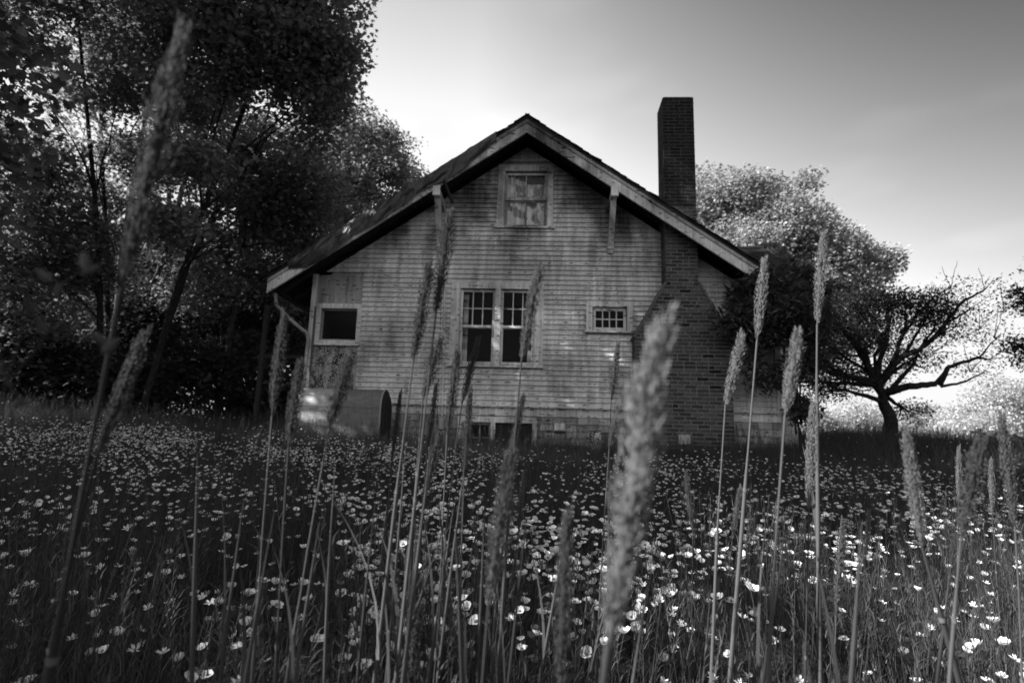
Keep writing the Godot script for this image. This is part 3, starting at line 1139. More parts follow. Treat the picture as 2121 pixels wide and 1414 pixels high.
func leaf_into(mb: MB, at: Vector3, b: Basis, size: float, kind: String) -> void:
	var pts := []
	if kind == "maple":
		pts = [Vector2(0, 0), Vector2(-0.30, -0.02), Vector2(-0.52, 0.20), Vector2(-0.30, 0.30), Vector2(-0.46, 0.66), Vector2(-0.17, 0.56), Vector2(0, 1.0), Vector2(0.17, 0.56), Vector2(0.46, 0.66), Vector2(0.30, 0.30), Vector2(0.52, 0.20), Vector2(0.30, -0.02)]
	elif kind == "oval":
		pts = [Vector2(0, 0), Vector2(-0.2, 0.25), Vector2(-0.22, 0.6), Vector2(0, 1.0), Vector2(0.22, 0.6), Vector2(0.2, 0.25)]
	else:
		pts = [Vector2(0, 0), Vector2(-0.12, 0.35), Vector2(0, 1.0), Vector2(0.12, 0.35)]
	var f := func(p: Vector2) -> Vector3:
		return at + b * (Vector3(p.x, p.y, -0.28 * absf(p.x) - 0.12 * p.y * p.y) * size)
	var mid: Vector3 = f.call(Vector2(0, 0.35))
	for k in pts.size():
		mb.tri(mid, f.call(pts[k]), f.call(pts[(k + 1) % pts.size()]))


func clump(kind: String, variant: int, leaves: int, radius: float, size: float) -> MB:
	var r := RandomNumberGenerator.new()
	r.seed = 500 + variant
	var mb := MB.new()
	for k in leaves:
		var p := Vector3(r.randf_range(-1, 1), r.randf_range(-0.7, 0.7), r.randf_range(-1, 1)) * radius
		var yaw := r.randf() * TAU
		var b := Basis(Vector3.UP, yaw) * Basis(Vector3.RIGHT, r.randf_range(-2.5, -0.5)) * Basis(Vector3.UP, r.randf_range(-0.6, 0.6))
		mb.tone = Color.WHITE * r.randf_range(0.75, 1.2)
		leaf_into(mb, p, b, size * r.randf_range(0.7, 1.15), kind)
	return mb


func clump_mesh(kind: String, variant: int, leaves: int, radius: float, size: float, m: Material) -> Mesh:
	var key := [kind, variant, leaves, radius, size, m.get_instance_id()]
	if not leaf_meshes.has(key):
		leaf_meshes[key] = clump(kind, variant, leaves, radius, size).mesh(m)
	return leaf_meshes[key]


# openings in the leaves through which the sun reaches the tank and the grass beside it: [point, half width]
var sun_to := Vector3.UP
var gaps := [[Vector3(-3.52, 1.95, -10.2), 0.66], [Vector3(-3.9, 1.2, -9.7), 0.55]]

func in_gap(p: Vector3) -> bool:
	for g in gaps:
		var d: Vector3 = p - g[0]
		var t := d.dot(sun_to)
		if t > 0.0 and (d - sun_to * t).length() < g[1]:
			return true
	return false


# blobs: [centre, radius, squash, count]; positions in the world
func foliage(root: Node3D, called: String, blobs: Array, kind: String, leaves: int, radius: float, size: float, m: Material, gap := -0.15, shell := 0.45) -> void:
	for variant in 2:
		var places := []
		var tones := []
		for bl in blobs:
			var count: int = bl[3] / 2
			var made := 0
			var tries := 0
			while made < count and tries < count * 6:
				tries += 1
				var d := Vector3(rng.randfn(), rng.randfn(), rng.randfn()).normalized()
				var p: Vector3 = d * pow(rng.randf(), shell)
				var at: Vector3 = bl[0] + p * bl[1] * Vector3(1, bl[2], 1)
				if in_gap(at):
					continue
				if lump.get_noise_3d(at.x * 1.1, at.y * 1.4, at.z * 1.1) < gap:
					continue
				var b := Basis(Vector3.UP, rng.randf() * TAU) * Basis(Vector3.RIGHT, rng.randf_range(-0.5, 0.5))
				places.append(Transform3D(b * rng.randf_range(0.75, 1.25), at - root.position))
				tones.append(Color.WHITE * rng.randf_range(0.6, 1.35))
				made += 1
		many(called, clump_mesh(kind, variant, leaves, radius, size, m), places, tones, root)


func limb(root: Node3D, a: Vector3, b: Vector3, r0: float, r1: float, m: Material, called := "limb", sag := 0.12) -> void:
	var path := []
	var radii := []
	var side := Vector3(rng.randfn(), rng.randfn() * 0.5, rng.randfn()) * sag * (b - a).length() * 0.4
	var n := 7
	for k in n:
		var t := float(k) / (n - 1)
		var jig := Vector3(rng.randfn(), rng.randfn(), rng.randfn()) * 0.012 * (b - a).length()
		path.append(a.lerp(b, t) + side * sin(t * PI) + (jig if k > 0 and k < n - 1 else Vector3.ZERO) - root.position)
		radii.append(lerpf(r0, r1, pow(t, 0.8)))
	var mb := MB.new()
	mb.tube(path, radii, 7)
	part(called, mb, m, root)


func tree(called: String, label: String, group: String, path: Array, r0: float, blobs: Array, bark: Material, leaf: Material, kind := "maple", size := 0.14, leaves := 12, gap := -0.1, radius := 0.36, shell := 0.45) -> Node3D:
	var base: Vector3 = path[0]
	base.y = ground(base.x, base.z) - 0.1
	path[0] = base
	var root := thing(called, label, "tree", base, 0.0, group)
	# smooth the trunk
	var pts := []
	var radii := []
	var curve := Curve3D.new()
	for k in path.size():
		var p: Vector3 = path[k]
		var t := Vector3.ZERO
		if k > 0 and k < path.size() - 1:
			t = (path[k + 1] - path[k - 1]) * 0.2
		curve.add_point(p, -t, t)
	var n := 14
	for k in n:
		var t := float(k) / (n - 1)
		pts.append(curve.sample_baked(curve.get_baked_length() * t) - base + Vector3(rng.randfn(), 0, rng.randfn()) * r0 * 0.12)
		radii.append(r0 * lerpf(1.0, 0.28, t) * (1.0 + 0.45 * exp(-t * 30.0)))
	var mb := MB.new()
	mb.tube(pts, radii, 10, true, 0.06)
	part("trunk", mb, bark, root)
	for bl in blobs:
		var t := rng.randf_range(0.45, 0.95)
		var from: Vector3 = curve.sample_baked(curve.get_baked_length() * t)
		if bl[0].y < from.y - 0.5:
			from = curve.sample_baked(curve.get_baked_length() * rng.randf_range(0.2, 0.45))
		limb(root, from, bl[0], r0 * 0.42 * (1.2 - t * 0.6), r0 * 0.10, bark)
		for k in 2:
			var out: Vector3 = bl[0] + Vector3(rng.randfn(), rng.randfn() * 0.5, rng.randfn()).normalized() * bl[1] * 0.75
			limb(root, bl[0].lerp(from, 0.25), out, r0 * 0.14, 0.008, bark, "twig")
	foliage(root, "crown", blobs, kind, leaves, radius, size, leaf, gap, shell)
	return root


func shrub(called: String, label: String, group: String, at: Vector3, high: float, wide: float, count: int, m: Material, kind := "oval", size := 0.09) -> void:
	at.y = ground(at.x, at.z)
	var root := thing(called, label, "shrub", at, 0.0, group)
	var blobs := []
	for k in 4:
		blobs.append([at + Vector3(rng.randf_range(-0.5, 0.5) * wide, high * rng.randf_range(0.35, 0.62), rng.randf_range(-0.5, 0.5) * wide * 0.7), wide * rng.randf_range(0.42, 0.6), high / wide * 0.75, count / 4])
	for k in 5:
		limb(root, at + Vector3(rng.randfn() * 0.08, -0.05, rng.randfn() * 0.08), at + Vector3(rng.randf_range(-0.5, 0.5) * wide, high * rng.randf_range(0.6, 0.9), rng.randf_range(-0.4, 0.4) * wide), 0.018, 0.006, M.bark, "branch")
	foliage(root, "foliage", blobs, kind, 12, 0.24, size, m, -0.3)


# ---------------------------------------------------------------- meadow
func blade_into(mb: MB, at: Vector3, yaw: float, high: float, lean: float, wide: float, segs := 3) -> void:
	var out := Vector3(cos(yaw), 0, sin(yaw))
	var side := Vector3(-sin(yaw), 0, cos(yaw))
	var last_l := at - side * wide / 2
	var last_r := at + side * wide / 2
	for k in range(1, segs + 1):
		var t := float(k) / segs
		var p := at + Vector3.UP * high * (t - 0.18 * lean * t * t) + out * high * lean * t * t
		var w := wide * (1.0 - t * t)
		if k == segs:
			mb.tri(last_l, p, last_r)
		else:
			var l := p - side * w / 2
			var r := p + side * w / 2
			mb.quad(last_l, l, r, last_r)
			last_l = l
			last_r = r


func tuft_mesh(variant: int) -> Mesh:
	var r := RandomNumberGenerator.new()
	r.seed = 900 + variant
	var mb := MB.new()
	for k in 24:
		mb.tone = Color.WHITE * r.randf_range(0.45, 1.6)
		var p := Vector3(r.randfn(), 0, r.randfn()) * 0.05
		p.y = -0.03
		blade_into(mb, p, r.randf() * TAU, r.randf_range(0.16, 0.44), r.randf_range(0.03, 0.55), r.randf_range(0.0014, 0.0034))
	if variant % 2 == 0:
		# a fine flowering stem with drooping spikelets
		var top := Vector3(r.randfn() * 0.06, r.randf_range(0.42, 0.55), r.randfn() * 0.06)
		mb.tone = Color.WHITE * 1.2
		mb.tube([Vector3.ZERO, top * 0.5 + Vector3(0.01, 0, 0), top], [0.0011, 0.0009, 0.0005], 3, false)
		for k in 10:
			var q := top * (0.72 + 0.028 * k)
			blade_into(mb, q, r.randf() * TAU, 0.02, 1.2, 0.0022, 2)
	return mb.mesh(M.grass)


func broad_tuft_mesh(variant: int) -> Mesh:
	var r := RandomNumberGenerator.new()
	r.seed = 940 + variant
	var mb := MB.new()
	for k in 7:
		mb.tone = Color.WHITE * r.randf_range(0.6, 1.3)
		blade_into(mb, Vector3(r.randfn() * 0.03, -0.03, r.randfn() * 0.03), r.randf() * TAU, r.randf_range(0.2, 0.45), r.randf_range(0.2, 0.8), r.randf_range(0.003, 0.007), 5)
	for k in 5:
		# small low leaves of the flowering plants
		var b := Basis(Vector3.UP, r.randf() * TAU) * Basis(Vector3.RIGHT, r.randf_range(-1.7, -0.8))
		mb.tone = Color.WHITE * r.randf_range(0.6, 1.2)
		leaf_into(mb, Vector3(r.randfn() * 0.06, r.randf_range(0.1, 0.34), r.randfn() * 0.06), b, r.randf_range(0.03, 0.06), "maple")
	return mb.mesh(M.grass)


func house_inside(x: float, z: float) -> bool:
	var p := house.transform.affine_inverse() * Vector3(x, 0, z)
	return p.x > -3.95 and p.x < 4.58 and p.z < 0.0 and p.z > -8.0


func build_grass() -> void:
	for variant in 4:
		var places := []
		var tones := []
		for k in 17500:
			# denser close by, thinner far away
			var d := 0.35 + 21.0 * pow(rng.randf(), 1.45)
			var x := rng.randf_range(-1.0, 1.0) * (0.93 * d + 0.9)
			var z := -d
			if house_inside(x, z) or (x > 5.0 and d > 15.5):
				continue
			var s := rng.randf_range(0.75, 1.2) * (1.0 + 0.24 * smoothstep(7.8, 10.5, d)) * (1.0 + 0.25 * lump.get_noise_2d(x * 1.2, z * 1.2))
			if d < 0.9:
				s *= 0.8
			var wide := s * lerpf(0.9, 1.5, smoothstep(3.0, 12.0, d))
			places.append(Transform3D(Basis(Vector3.UP, rng.randf() * TAU).scaled(Vector3(wide, s, wide)), Vector3(x, ground(x, z), z)))
			tones.append(Color.WHITE * (rng.randf_range(0.6, 1.3) * (1.0 + 0.5 * lump.get_noise_2d(x * 0.8 + 50.0, z * 0.8))))
		var o := many("meadow_grass", tuft_mesh(variant), places, tones, self)
		tag(o, ["fine dark meadow grass all over the slope before the house", "thin grass with drooping flower stems over the whole meadow", "short dense grass between the meadow flowers", "tall loose grass tufts along the house and through the meadow"][variant], "grass")
	for variant in 2:
		var places := []
		var tones := []
		for k in 2600:
			var d := 0.5 + 11.0 * pow(rng.randf(), 1.5)
			var x := rng.randf_range(-1.0, 1.0) * (0.93 * d + 0.7)
			if house_inside(x, -d):
				continue
			var s := rng.randf_range(0.7, 1.1)
			places.append(Transform3D(Basis(Vector3.UP, rng.randf() * TAU) * s, Vector3(x, ground(x, -d), -d)))
			tones.append(Color.WHITE * rng.randf_range(0.5, 1.2))
		var o := many("broad_leaves", broad_tuft_mesh(variant), places, tones, self)
		tag(o, ["broad grass blades low in the meadow", "small lobed leaves of the meadow flowers under the blossoms"][variant], "grass")


func petal_into(mb: MB, yaw: float, long: float, wide: float, cup: float, narrow := false) -> void:
	var out := Vector3(cos(yaw), 0, sin(yaw))
	var side := Vector3(-sin(yaw), 0, cos(yaw))
	var rows := [[0.0, 0.12], [0.35, 0.75], [0.7, 1.0], [1.0, 0.55]] if not narrow else [[0.0, 0.5], [0.4, 1.0], [0.75, 0.9], [1.0, 0.1]]
	var pts := []
	for q in rows:
		var t: float = q[0]
		var a := cup * (0.35 + 0.65 * t)
		var p := out * long * t * cos(a) + Vector3.UP * long * t * sin(a)
		var w: float = wide * q[1] / 2
		pts.append([p - side * w + Vector3.UP * w * 0.25, p - Vector3.UP * w * 0.05, p + side * w + Vector3.UP * w * 0.25])
	for k in 3:
		mb.quad(pts[k][0], pts[k + 1][0], pts[k + 1][1], pts[k][1])
		mb.quad(pts[k][1], pts[k + 1][1], pts[k + 1][2], pts[k][2])


func stem_shape(kind: int, high: float) -> MB:
	var mb := MB.new()
	var bend := [Vector3(0.03, 0, 0.01), Vector3(-0.02, 0, 0.03), Vector3(0.01, 0, -0.04)][kind % 3] as Vector3
	mb.tube([bend * 1.6 - Vector3(0, high, 0), bend - Vector3(0, high * 0.5, 0), Vector3.ZERO], [0.0013, 0.0011, 0.0008], 4, false)
	return mb


func cup_blossom(variant: int) -> MB:
	var r := RandomNumberGenerator.new()
	r.seed = 700 + variant
	var mb := MB.new()
	var cup: float = [0.52, 0.72, 0.34, 0.95][variant % 4]
	for k in 5:
		mb.tone = Color.WHITE * r.randf_range(0.85, 1.05)
		petal_into(mb, TAU * k / 5 + r.randf_range(-0.15, 0.15), 0.0155 * r.randf_range(0.9, 1.1), 0.0155, cup + r.randf_range(-0.18, 0.18))
	mb.tone = Color.WHITE * 0.35
	mb.tube([Vector3(0, 0.0, 0), Vector3(0, 0.003, 0), Vector3(0, 0.006, 0)], [0.003, 0.0042, 0.002], 6)
	return mb


func star_blossom(variant: int) -> MB:
	var r := RandomNumberGenerator.new()
	r.seed = 760 + variant
	var mb := MB.new()
	for k in 5:
		for s in [-0.2, 0.2]:
			mb.tone = Color.WHITE * r.randf_range(0.85, 1.05)
			petal_into(mb, TAU * k / 5 + s + r.randf_range(-0.06, 0.06), 0.0125 * r.randf_range(0.85, 1.1), 0.0035, 0.45 + r.randf_range(-0.25, 0.25), true)
	mb.tone = Color.WHITE * 0.5
	mb.tube([Vector3(0, 0.0, 0), Vector3(0, 0.003, 0)], [0.0022, 0.0014], 5)
	return mb


func flower_density(x: float, d: float) -> float:
	# thick at the left and in the near middle, thin in the tall grass along the house
	var side := x / d
	var k := 1.0 + 0.9 * smoothstep(3.2, 1.6, d)
	k *= 1.0 - 0.985 * smoothstep(6.2, 8.4, d + 1.8 * smoothstep(-0.35, 0.1, side))
	k *= lerpf(1.35, 0.8, smoothstep(-0.5, 0.4, side))
	k *= clampf(0.55 + 1.9 * lump.get_noise_2d(x * 0.55 + 7.0, d * 0.8) + 1.2 * lump.get_noise_2d(x * 3.4 + 7.0, d * 3.4), 0.04, 1.9)
	if side < -0.25:
		k *= lerpf(0.16, 1.0, smoothstep(1.6, 3.2, d))
	return k


func build_flowers() -> void:
	var cups := []
	var stars := []
	var cup_total := 6800
	var tries := 0
	while cups.size() < cup_total and tries < 400000:
		tries += 1
		var d := 0.75 + 11.0 * pow(rng.randf(), 0.62)
		var x := rng.randf_range(-1.0, 1.0) * (0.86 * d + 0.1)
		if rng.randf() * 1.9 > flower_density(x, d) or house_inside(x, -d):
			continue
		cups.append(Vector3(x, 0, -d))
	tries = 0
	while stars.size() < 1300 and tries < 400000:
		tries += 1
		var d := 0.72 + 4.6 * pow(rng.randf(), 0.75)
		var x := rng.randf_range(-1.0, 1.0) * (0.86 * d + 0.1)
		var k := 0.5 + 1.2 * lump.get_noise_2d(x * 1.5 + 90.0, d * 1.5)
		if x / d < -0.2:
			k += 0.5
		if rng.randf() > k:
			continue
		stars.append(Vector3(x, 0, -d))
	for kind in 2:
		var all: Array = [cups, stars][kind]
		all.sort_custom(func(a: Vector3, b: Vector3) -> bool: return a.length() < b.length())
		var heads := []
		var stems := []
		for k in 4:
			var one := cup_blossom(k) if kind == 0 else star_blossom(k)
			heads.append(one.mesh(M.petal if kind == 0 else M.star))
			stems.append(stem_shape(k, 0.36 if kind == 0 else 0.28).mesh(M.grass))
		var singles: int = [300, 260][kind]
		var places := [[], [], [], []]
		var tones := [[], [], [], []]
		for i in all.size():
			var p: Vector3 = all[i]
			var high: float = (0.37 + 0.09 * rng.randfn() * 0.6) if kind == 0 else (0.37 + 0.04 * rng.randfn())
			high = clampf(high + 0.05 * smoothstep(2.0, 5.0, -p.z), 0.2, 0.56)
			p.y = ground(p.x, p.z) + high
			var v := rng.randi() % 4
			var size := rng.randf_range(0.6, 1.05) if kind == 0 else rng.randf_range(0.75, 1.05)
			if p.length() < 1.25:
				size *= 0.88
			elif -p.z > 3.5:
				size *= 0.82
			var b := Basis(Vector3.UP, rng.randf() * TAU) * Basis(Vector3.RIGHT, rng.randf_range(-0.45, 0.45) + 0.15)
			b = Basis(Vector3.RIGHT, 0.25) * b
			if i < singles:
				var o: Node3D
				var side := p.x / -p.z
				var where: String = "at the far left" if side < -0.5 else "left of the leftmost railing stalk" if side < -0.33 else "below the fuel tank" if side < -0.17 else "below the double window" if side < 0.05 else "below the small window and chimney" if side < 0.3 else "below the vine and house corner" if side < 0.55 else "at the right below the apple tree"
				where += ", among the nearest" if -p.z < 1.25 else ", in the second rank" if -p.z < 1.7 else ", farther up the slope"
				if kind == 0:
					o = thing("buttercup", ["half open", "deeply cupped", "wide open", "nearly closed"][v] + " pale cup-shaped wildflower, " + where, "flower", p, 0.0, "cup-shaped flowers nearest the camera")
				else:
					o = thing("star_flower", ["spread", "slender", "ragged", "small"][v] + " white star-shaped wildflower, " + where, "flower", p, 0.0, "star-shaped flowers nearest the camera")
				var h := shown("blossom", heads[v], o)
				h.basis = b * size
				var s := shown("stem", stems[v], o)
				s.basis = Basis(Vector3.UP, rng.randf() * TAU)
			else:
				places[v].append(Transform3D(b * size, p))
				tones[v].append(Color.WHITE * rng.randf_range(0.95, 1.1))
		for v in 4:
			var o := many("far_buttercups" if kind == 0 else "far_star_flowers", heads[v], places[v], tones[v], self)
			if kind == 0:
				tag(o, ["half open", "cupped", "flat open", "nearly closed"][v] + " pale wildflowers scattered up the meadow towards the house", "flowers")
			else:
				tag(o, ["spread", "slender", "ragged", "small"][v] + " white star-shaped wildflowers farther out in the meadow", "flowers")


# ---------------------------------------------------------------- seed heads
var head_meshes := []
var mid_head_meshes := []
var pale_head_meshes := []

# a panicle one unit long and about 0.14 wide: short side clusters hugging the axis, each of pointed spikelets
func build_heads() -> void:
	for variant in 6:
		var r := RandomNumberGenerator.new()
		r.seed = 330 + variant
		var mb := MB.new()
		var loose: float = [0.5, 1.0, 0.75, 1.35, 0.35, 1.6][variant]
		var clusters := 42
		mb.tone = Color.WHITE * 0.55
		mb.tube([Vector3(0, 0, 0), Vector3(0, 0.2, 0), Vector3(0, 0.5, 0), Vector3(0, 0.8, 0), Vector3(0, 0.99, 0)], [0.008, 0.028, 0.032, 0.014, 0.002], 6, false)
		for k in clusters:
			var t := 0.005 + 0.87 * pow(float(k) / clusters, 0.92)
			var az := k * 2.39996 + r.randf_range(-0.3, 0.3)
			var out := Vector3(cos(az), 0, sin(az))
			var body := pow(sin(PI * pow(clampf(0.05 + 0.95 * t, 0.0, 1.0), 0.72)), 1.1)
			var long := (0.07 + 0.13 * body) * r.randf_range(0.7, 1.35)
			var open := (0.10 + 0.14 * r.randf()) * (0.5 + 0.6 * loose) * (0.35 + 0.65 * body)
			var dir := (Vector3.UP + out * open).normalized()
			var start := Vector3(0, t, 0) + out * (0.010 + 0.022 * body)
			var side := Vector3(-out.z, 0, out.x)
			for j in 20:
				var q := (j + 0.5) / 20.0
				var girth := 0.021 * body * sin(PI * (0.1 + 0.85 * q)) + 0.003
				var a := j * 2.4 + r.randf()
				var off := (side * cos(a) + dir.cross(side) * sin(a))
				var p := start + dir * long * q + off * girth
				var d := (dir + off * 0.30 + Vector3(r.randfn(), r.randfn(), r.randfn()) * 0.07).normalized()
				mb.tone = Color.WHITE * r.randf_range(0.45, 1.55)
				spikelet(mb, p, d, off, 0.040 * r.randf_range(0.8, 1.2), 0.0145)
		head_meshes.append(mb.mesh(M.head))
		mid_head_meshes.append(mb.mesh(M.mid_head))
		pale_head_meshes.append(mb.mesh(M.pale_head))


func spikelet(mb: MB, p: Vector3, d: Vector3, off: Vector3, long: float, wide: float) -> void:
	var s := d.cross(off).normalized() * wide / 2
	var o := s.cross(d).normalized() * wide * 0.35
	var mid := p + d * long * 0.4
	var tip := p + d * long
	mb.tri(p, mid - s, mid + o); mb.tri(p, mid + o, mid + s)
	mb.tri(mid - s, tip, mid + o); mb.tri(mid + o, tip, mid + s)


# tip and foot of the head and one lower point of the stem, all in the world
func stalk(label: String, tip: Vector3, foot: Vector3, low: Vector3, wide: float, variant: int, thick := 1.0, leaf := 0.5, pale := 0) -> void:
	var dir := (low - foot)
	var base := low
	# follow the stem down to the soil
	for k in 400:
		if base.y <= ground(base.x, base.z):
			break
		base += dir.normalized() * 0.01 + Vector3(0, -0.002, 0)
	var o := thing("grass_stalk", label, "grass stalk", base, 0.0, "tall seeding grass stalks in front of the camera")
	var curve := Curve3D.new()
	var axis := (tip - foot)
	curve.add_point(base, Vector3.ZERO, (low - base) * 0.3)
	if (base - low).length() > 0.02:
		curve.add_point(low, (base - low) * 0.3, (foot - low) * 0.3)
	curve.add_point(foot, -axis * 0.3, Vector3.ZERO)
	var mb := MB.new()
	var path := []
	var radii := []
	var n := 18
	var sheath := rng.randf_range(0.70, 0.9)
	for k in n:
		var t := float(k) / (n - 1)
		path.append(curve.sample_baked(curve.get_baked_length() * t) - base)
		radii.append(thick * (0.0010 if t > sheath else lerpf(0.0036, 0.0019, t / sheath)))
	mb.tone = Color.WHITE
	mb.tube(path, radii, 7, false)
	part("stem", mb, M.weed if foot.x < -0.15 and foot.z > -0.56 else M.stem if rng.randf() < 0.55 else M.dim_stem, o)
	# collar where the leaf leaves the stem
	var at: Vector3 = path[int(sheath * (n - 1))]
	var ring := MB.new()
	ring.tube([at - Vector3(0, 0.004, 0), at, at + Vector3(0, 0.003, 0)], [thick * 0.0021, thick * 0.0028, thick * 0.0012], 7, false)
	part("node", ring, M.stem, o)
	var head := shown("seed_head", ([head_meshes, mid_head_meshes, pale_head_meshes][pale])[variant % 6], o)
	var y := axis.normalized()
	var x := y.cross(Vector3(0, 0, 1)).normalized()
	var w := wide / 0.15
	head.transform = Transform3D(Basis(x * w, y * axis.length(), x.cross(y) * w) * Basis(Vector3.UP, rng.randf() * TAU), foot - base)
	if rng.randf() < leaf:
		var bl := MB.new()
		bl.tone = Color.WHITE * rng.randf_range(0.8, 1.1)
		blade_into(bl, at * 0.72, rng.randf() * TAU, rng.randf_range(0.10, 0.22), rng.randf_range(0.25, 0.7), 0.006, 6)
		part("leaf", bl, M.stem, o)


# a leafy stalk that has not opened its head: folded sheath and one or two long blades
func young_stalk(label: String, top: Vector3, low: Vector3, thick: float) -> void:
	var dir := (low - top).normalized()
	var base := low
	for k in 400:
		if base.y <= ground(base.x, base.z):
			break
		base += dir * 0.01 + Vector3(0, -0.002, 0)
	var o := thing("young_grass_stalk", label, "grass stalk", base, 0.0, "leafy grass stalks without open heads")
	var path := []
	var radii := []
	var bow := Vector3(rng.randfn(), 0, rng.randfn()) * 0.01
	for k in 14:
		var t := k / 13.0
		path.append((top - base) * t + bow * sin(t * PI))
		radii.append(thick * (lerpf(0.0032, 0.0017, t) if t < 0.80 else lerpf(0.0021, 0.0003, (t - 0.80) / 0.20)))
	var mb := MB.new()
	mb.tone = Color.WHITE * rng.randf_range(0.7, 1.1)
	mb.tube(path, radii, 7, false)
	part("stem", mb, M.stem if rng.randf() < 0.6 else M.dim_stem, o)
	for k in 2:
		var bl := MB.new()
		bl.tone = Color.WHITE * rng.randf_range(0.7, 1.1)
		blade_into(bl, path[5 + k * 4], rng.randf() * TAU, rng.randf_range(0.10, 0.22), rng.randf_range(0.08, 0.35), 0.0048, 7)
		part("leaf", bl, M.dim_stem, o)


func wire(label: String, a: Vector3, b: Vector3, sag: float) -> void:
	var o := thing("overhead_wire", label, "wire", a, 0.0)
	var path := []
	var radii := []
	for k in 13:
		var t := k / 12.0
		path.append(a.lerp(b, t) - a - Vector3(0, sag * 4.0 * t * (1.0 - t), 0))
		radii.append(0.007)
	var mb := MB.new()
	mb.tube(path, radii, 5)
	part("strand", mb, M.wire, o)


func _ready() -> void:
	rng.seed = 20240611
	sun_to = Vector3(-0.783, 0.548, 0.294)
	# camera
	var cam := Camera3D.new()
	cam.name = "camera"
	cam.position = Vector3(0, 1.0, 0)
	cam.rotation_degrees = Vector3(10.8, 0, 0)
	cam.rotate_object_local(Vector3(0, 0, 1), deg_to_rad(1.65))
	cam.fov = 57.22
	cam.near = 0.04
	cam.far = 1500.0
	var optics := CameraAttributesPhysical.new()
	optics.frustum_focal_length = 22.0
	optics.frustum_focus_distance = 1.7
	optics.frustum_near = 0.04
	optics.frustum_far = 1500.0
	optics.exposure_aperture = 5.6
	cam.attributes = optics
	add_child(cam)
	cam.current = true
	# sky
	var exposure := 3.0
	var env := Environment.new()
	env.background_mode = Environment.BG_SKY
	var sky := Sky.new()
	var pano := PanoramaSkyMaterial.new()
	pano.panorama = sky_picture(exposure)
	sky.sky_material = pano
	env.sky = sky
	env.tonemap_mode = Environment.TONE_MAPPER_LINEAR
	env.tonemap_exposure = exposure
	env.sdfgi_enabled = true
	env.ssao_enabled = true
	env.ssil_enabled = true
	var world := WorldEnvironment.new()
	world.name = "sky"
	world.environment = env
	add_child(world)
	# sun from the left, low behind the trees
	var sun := DirectionalLight3D.new()
	sun.name = "sun"
	sun.light_energy = 1.6
	sun.light_color = Color(1, 1, 1)
	sun.light_angular_distance = 0.5
	sun.shadow_enabled = true
	add_child(sun)
	sun.look_at_from_position(Vector3(-0.783, 0.548, 0.294) * 50.0, Vector3.ZERO)
	# the place
	lump.noise_type = FastNoiseLite.TYPE_SIMPLEX_SMOOTH
	lump.frequency = 1.0
	lump.seed = 5
	lump.fractal_octaves = 2
	build_materials()
	build_ground()
	build_house()
	build_tarp()
	build_tank()
	build_rail()
	build_trees()
	build_grass()
	build_flowers()
	build_heads()
	build_stalks()
	build_small_things()


func sky_picture(exposure: float) -> ImageTexture:
	var w := 1024
	var h := 512
	var cirrus := noise(1.0, 41, 4)
	var data := PackedFloat32Array()
	data.resize(w * h * 3)
	for y in h:
		var el := 90.0 - 180.0 * (y + 0.5) / h
		for x in w:
			var az := (x + 0.5) / w * TAU
			var k := lerpf(1.65 + 1.0 * sin(az), 0.6, smoothstep(40.0, 78.0, el))
			var start := minf(31.0, 29.0 - 26.0 * sin(az)) + 9.0 * maxf(0.0, -cos(az))
			var e := pow(clampf((el - start) / 28.0, 0.0, 1.0), 1.05)
			var lum := 0.97 * exp(-k * e)
			# thin streaks of high cloud
			if el > 0.0:
				var r := 1.0 / tan(deg_to_rad(maxf(el, 6.0)))
				var px := r * sin(az)
				var pz := r * cos(az)
				var s := cirrus.get_noise_2d(px * 0.5 + pz * 1.3, pz * 0.35 - px * 0.9 + 3.0)
				lum += 0.05 * smoothstep(0.16, 0.6, s) * (0.3 + lum)
			for c in 3:
				data[(y * w + x) * 3 + c] = lum / exposure
	return ImageTexture.create_from_image(Image.create_from_data(w, h, false, Image.FORMAT_RGBF, data.to_byte_array()))


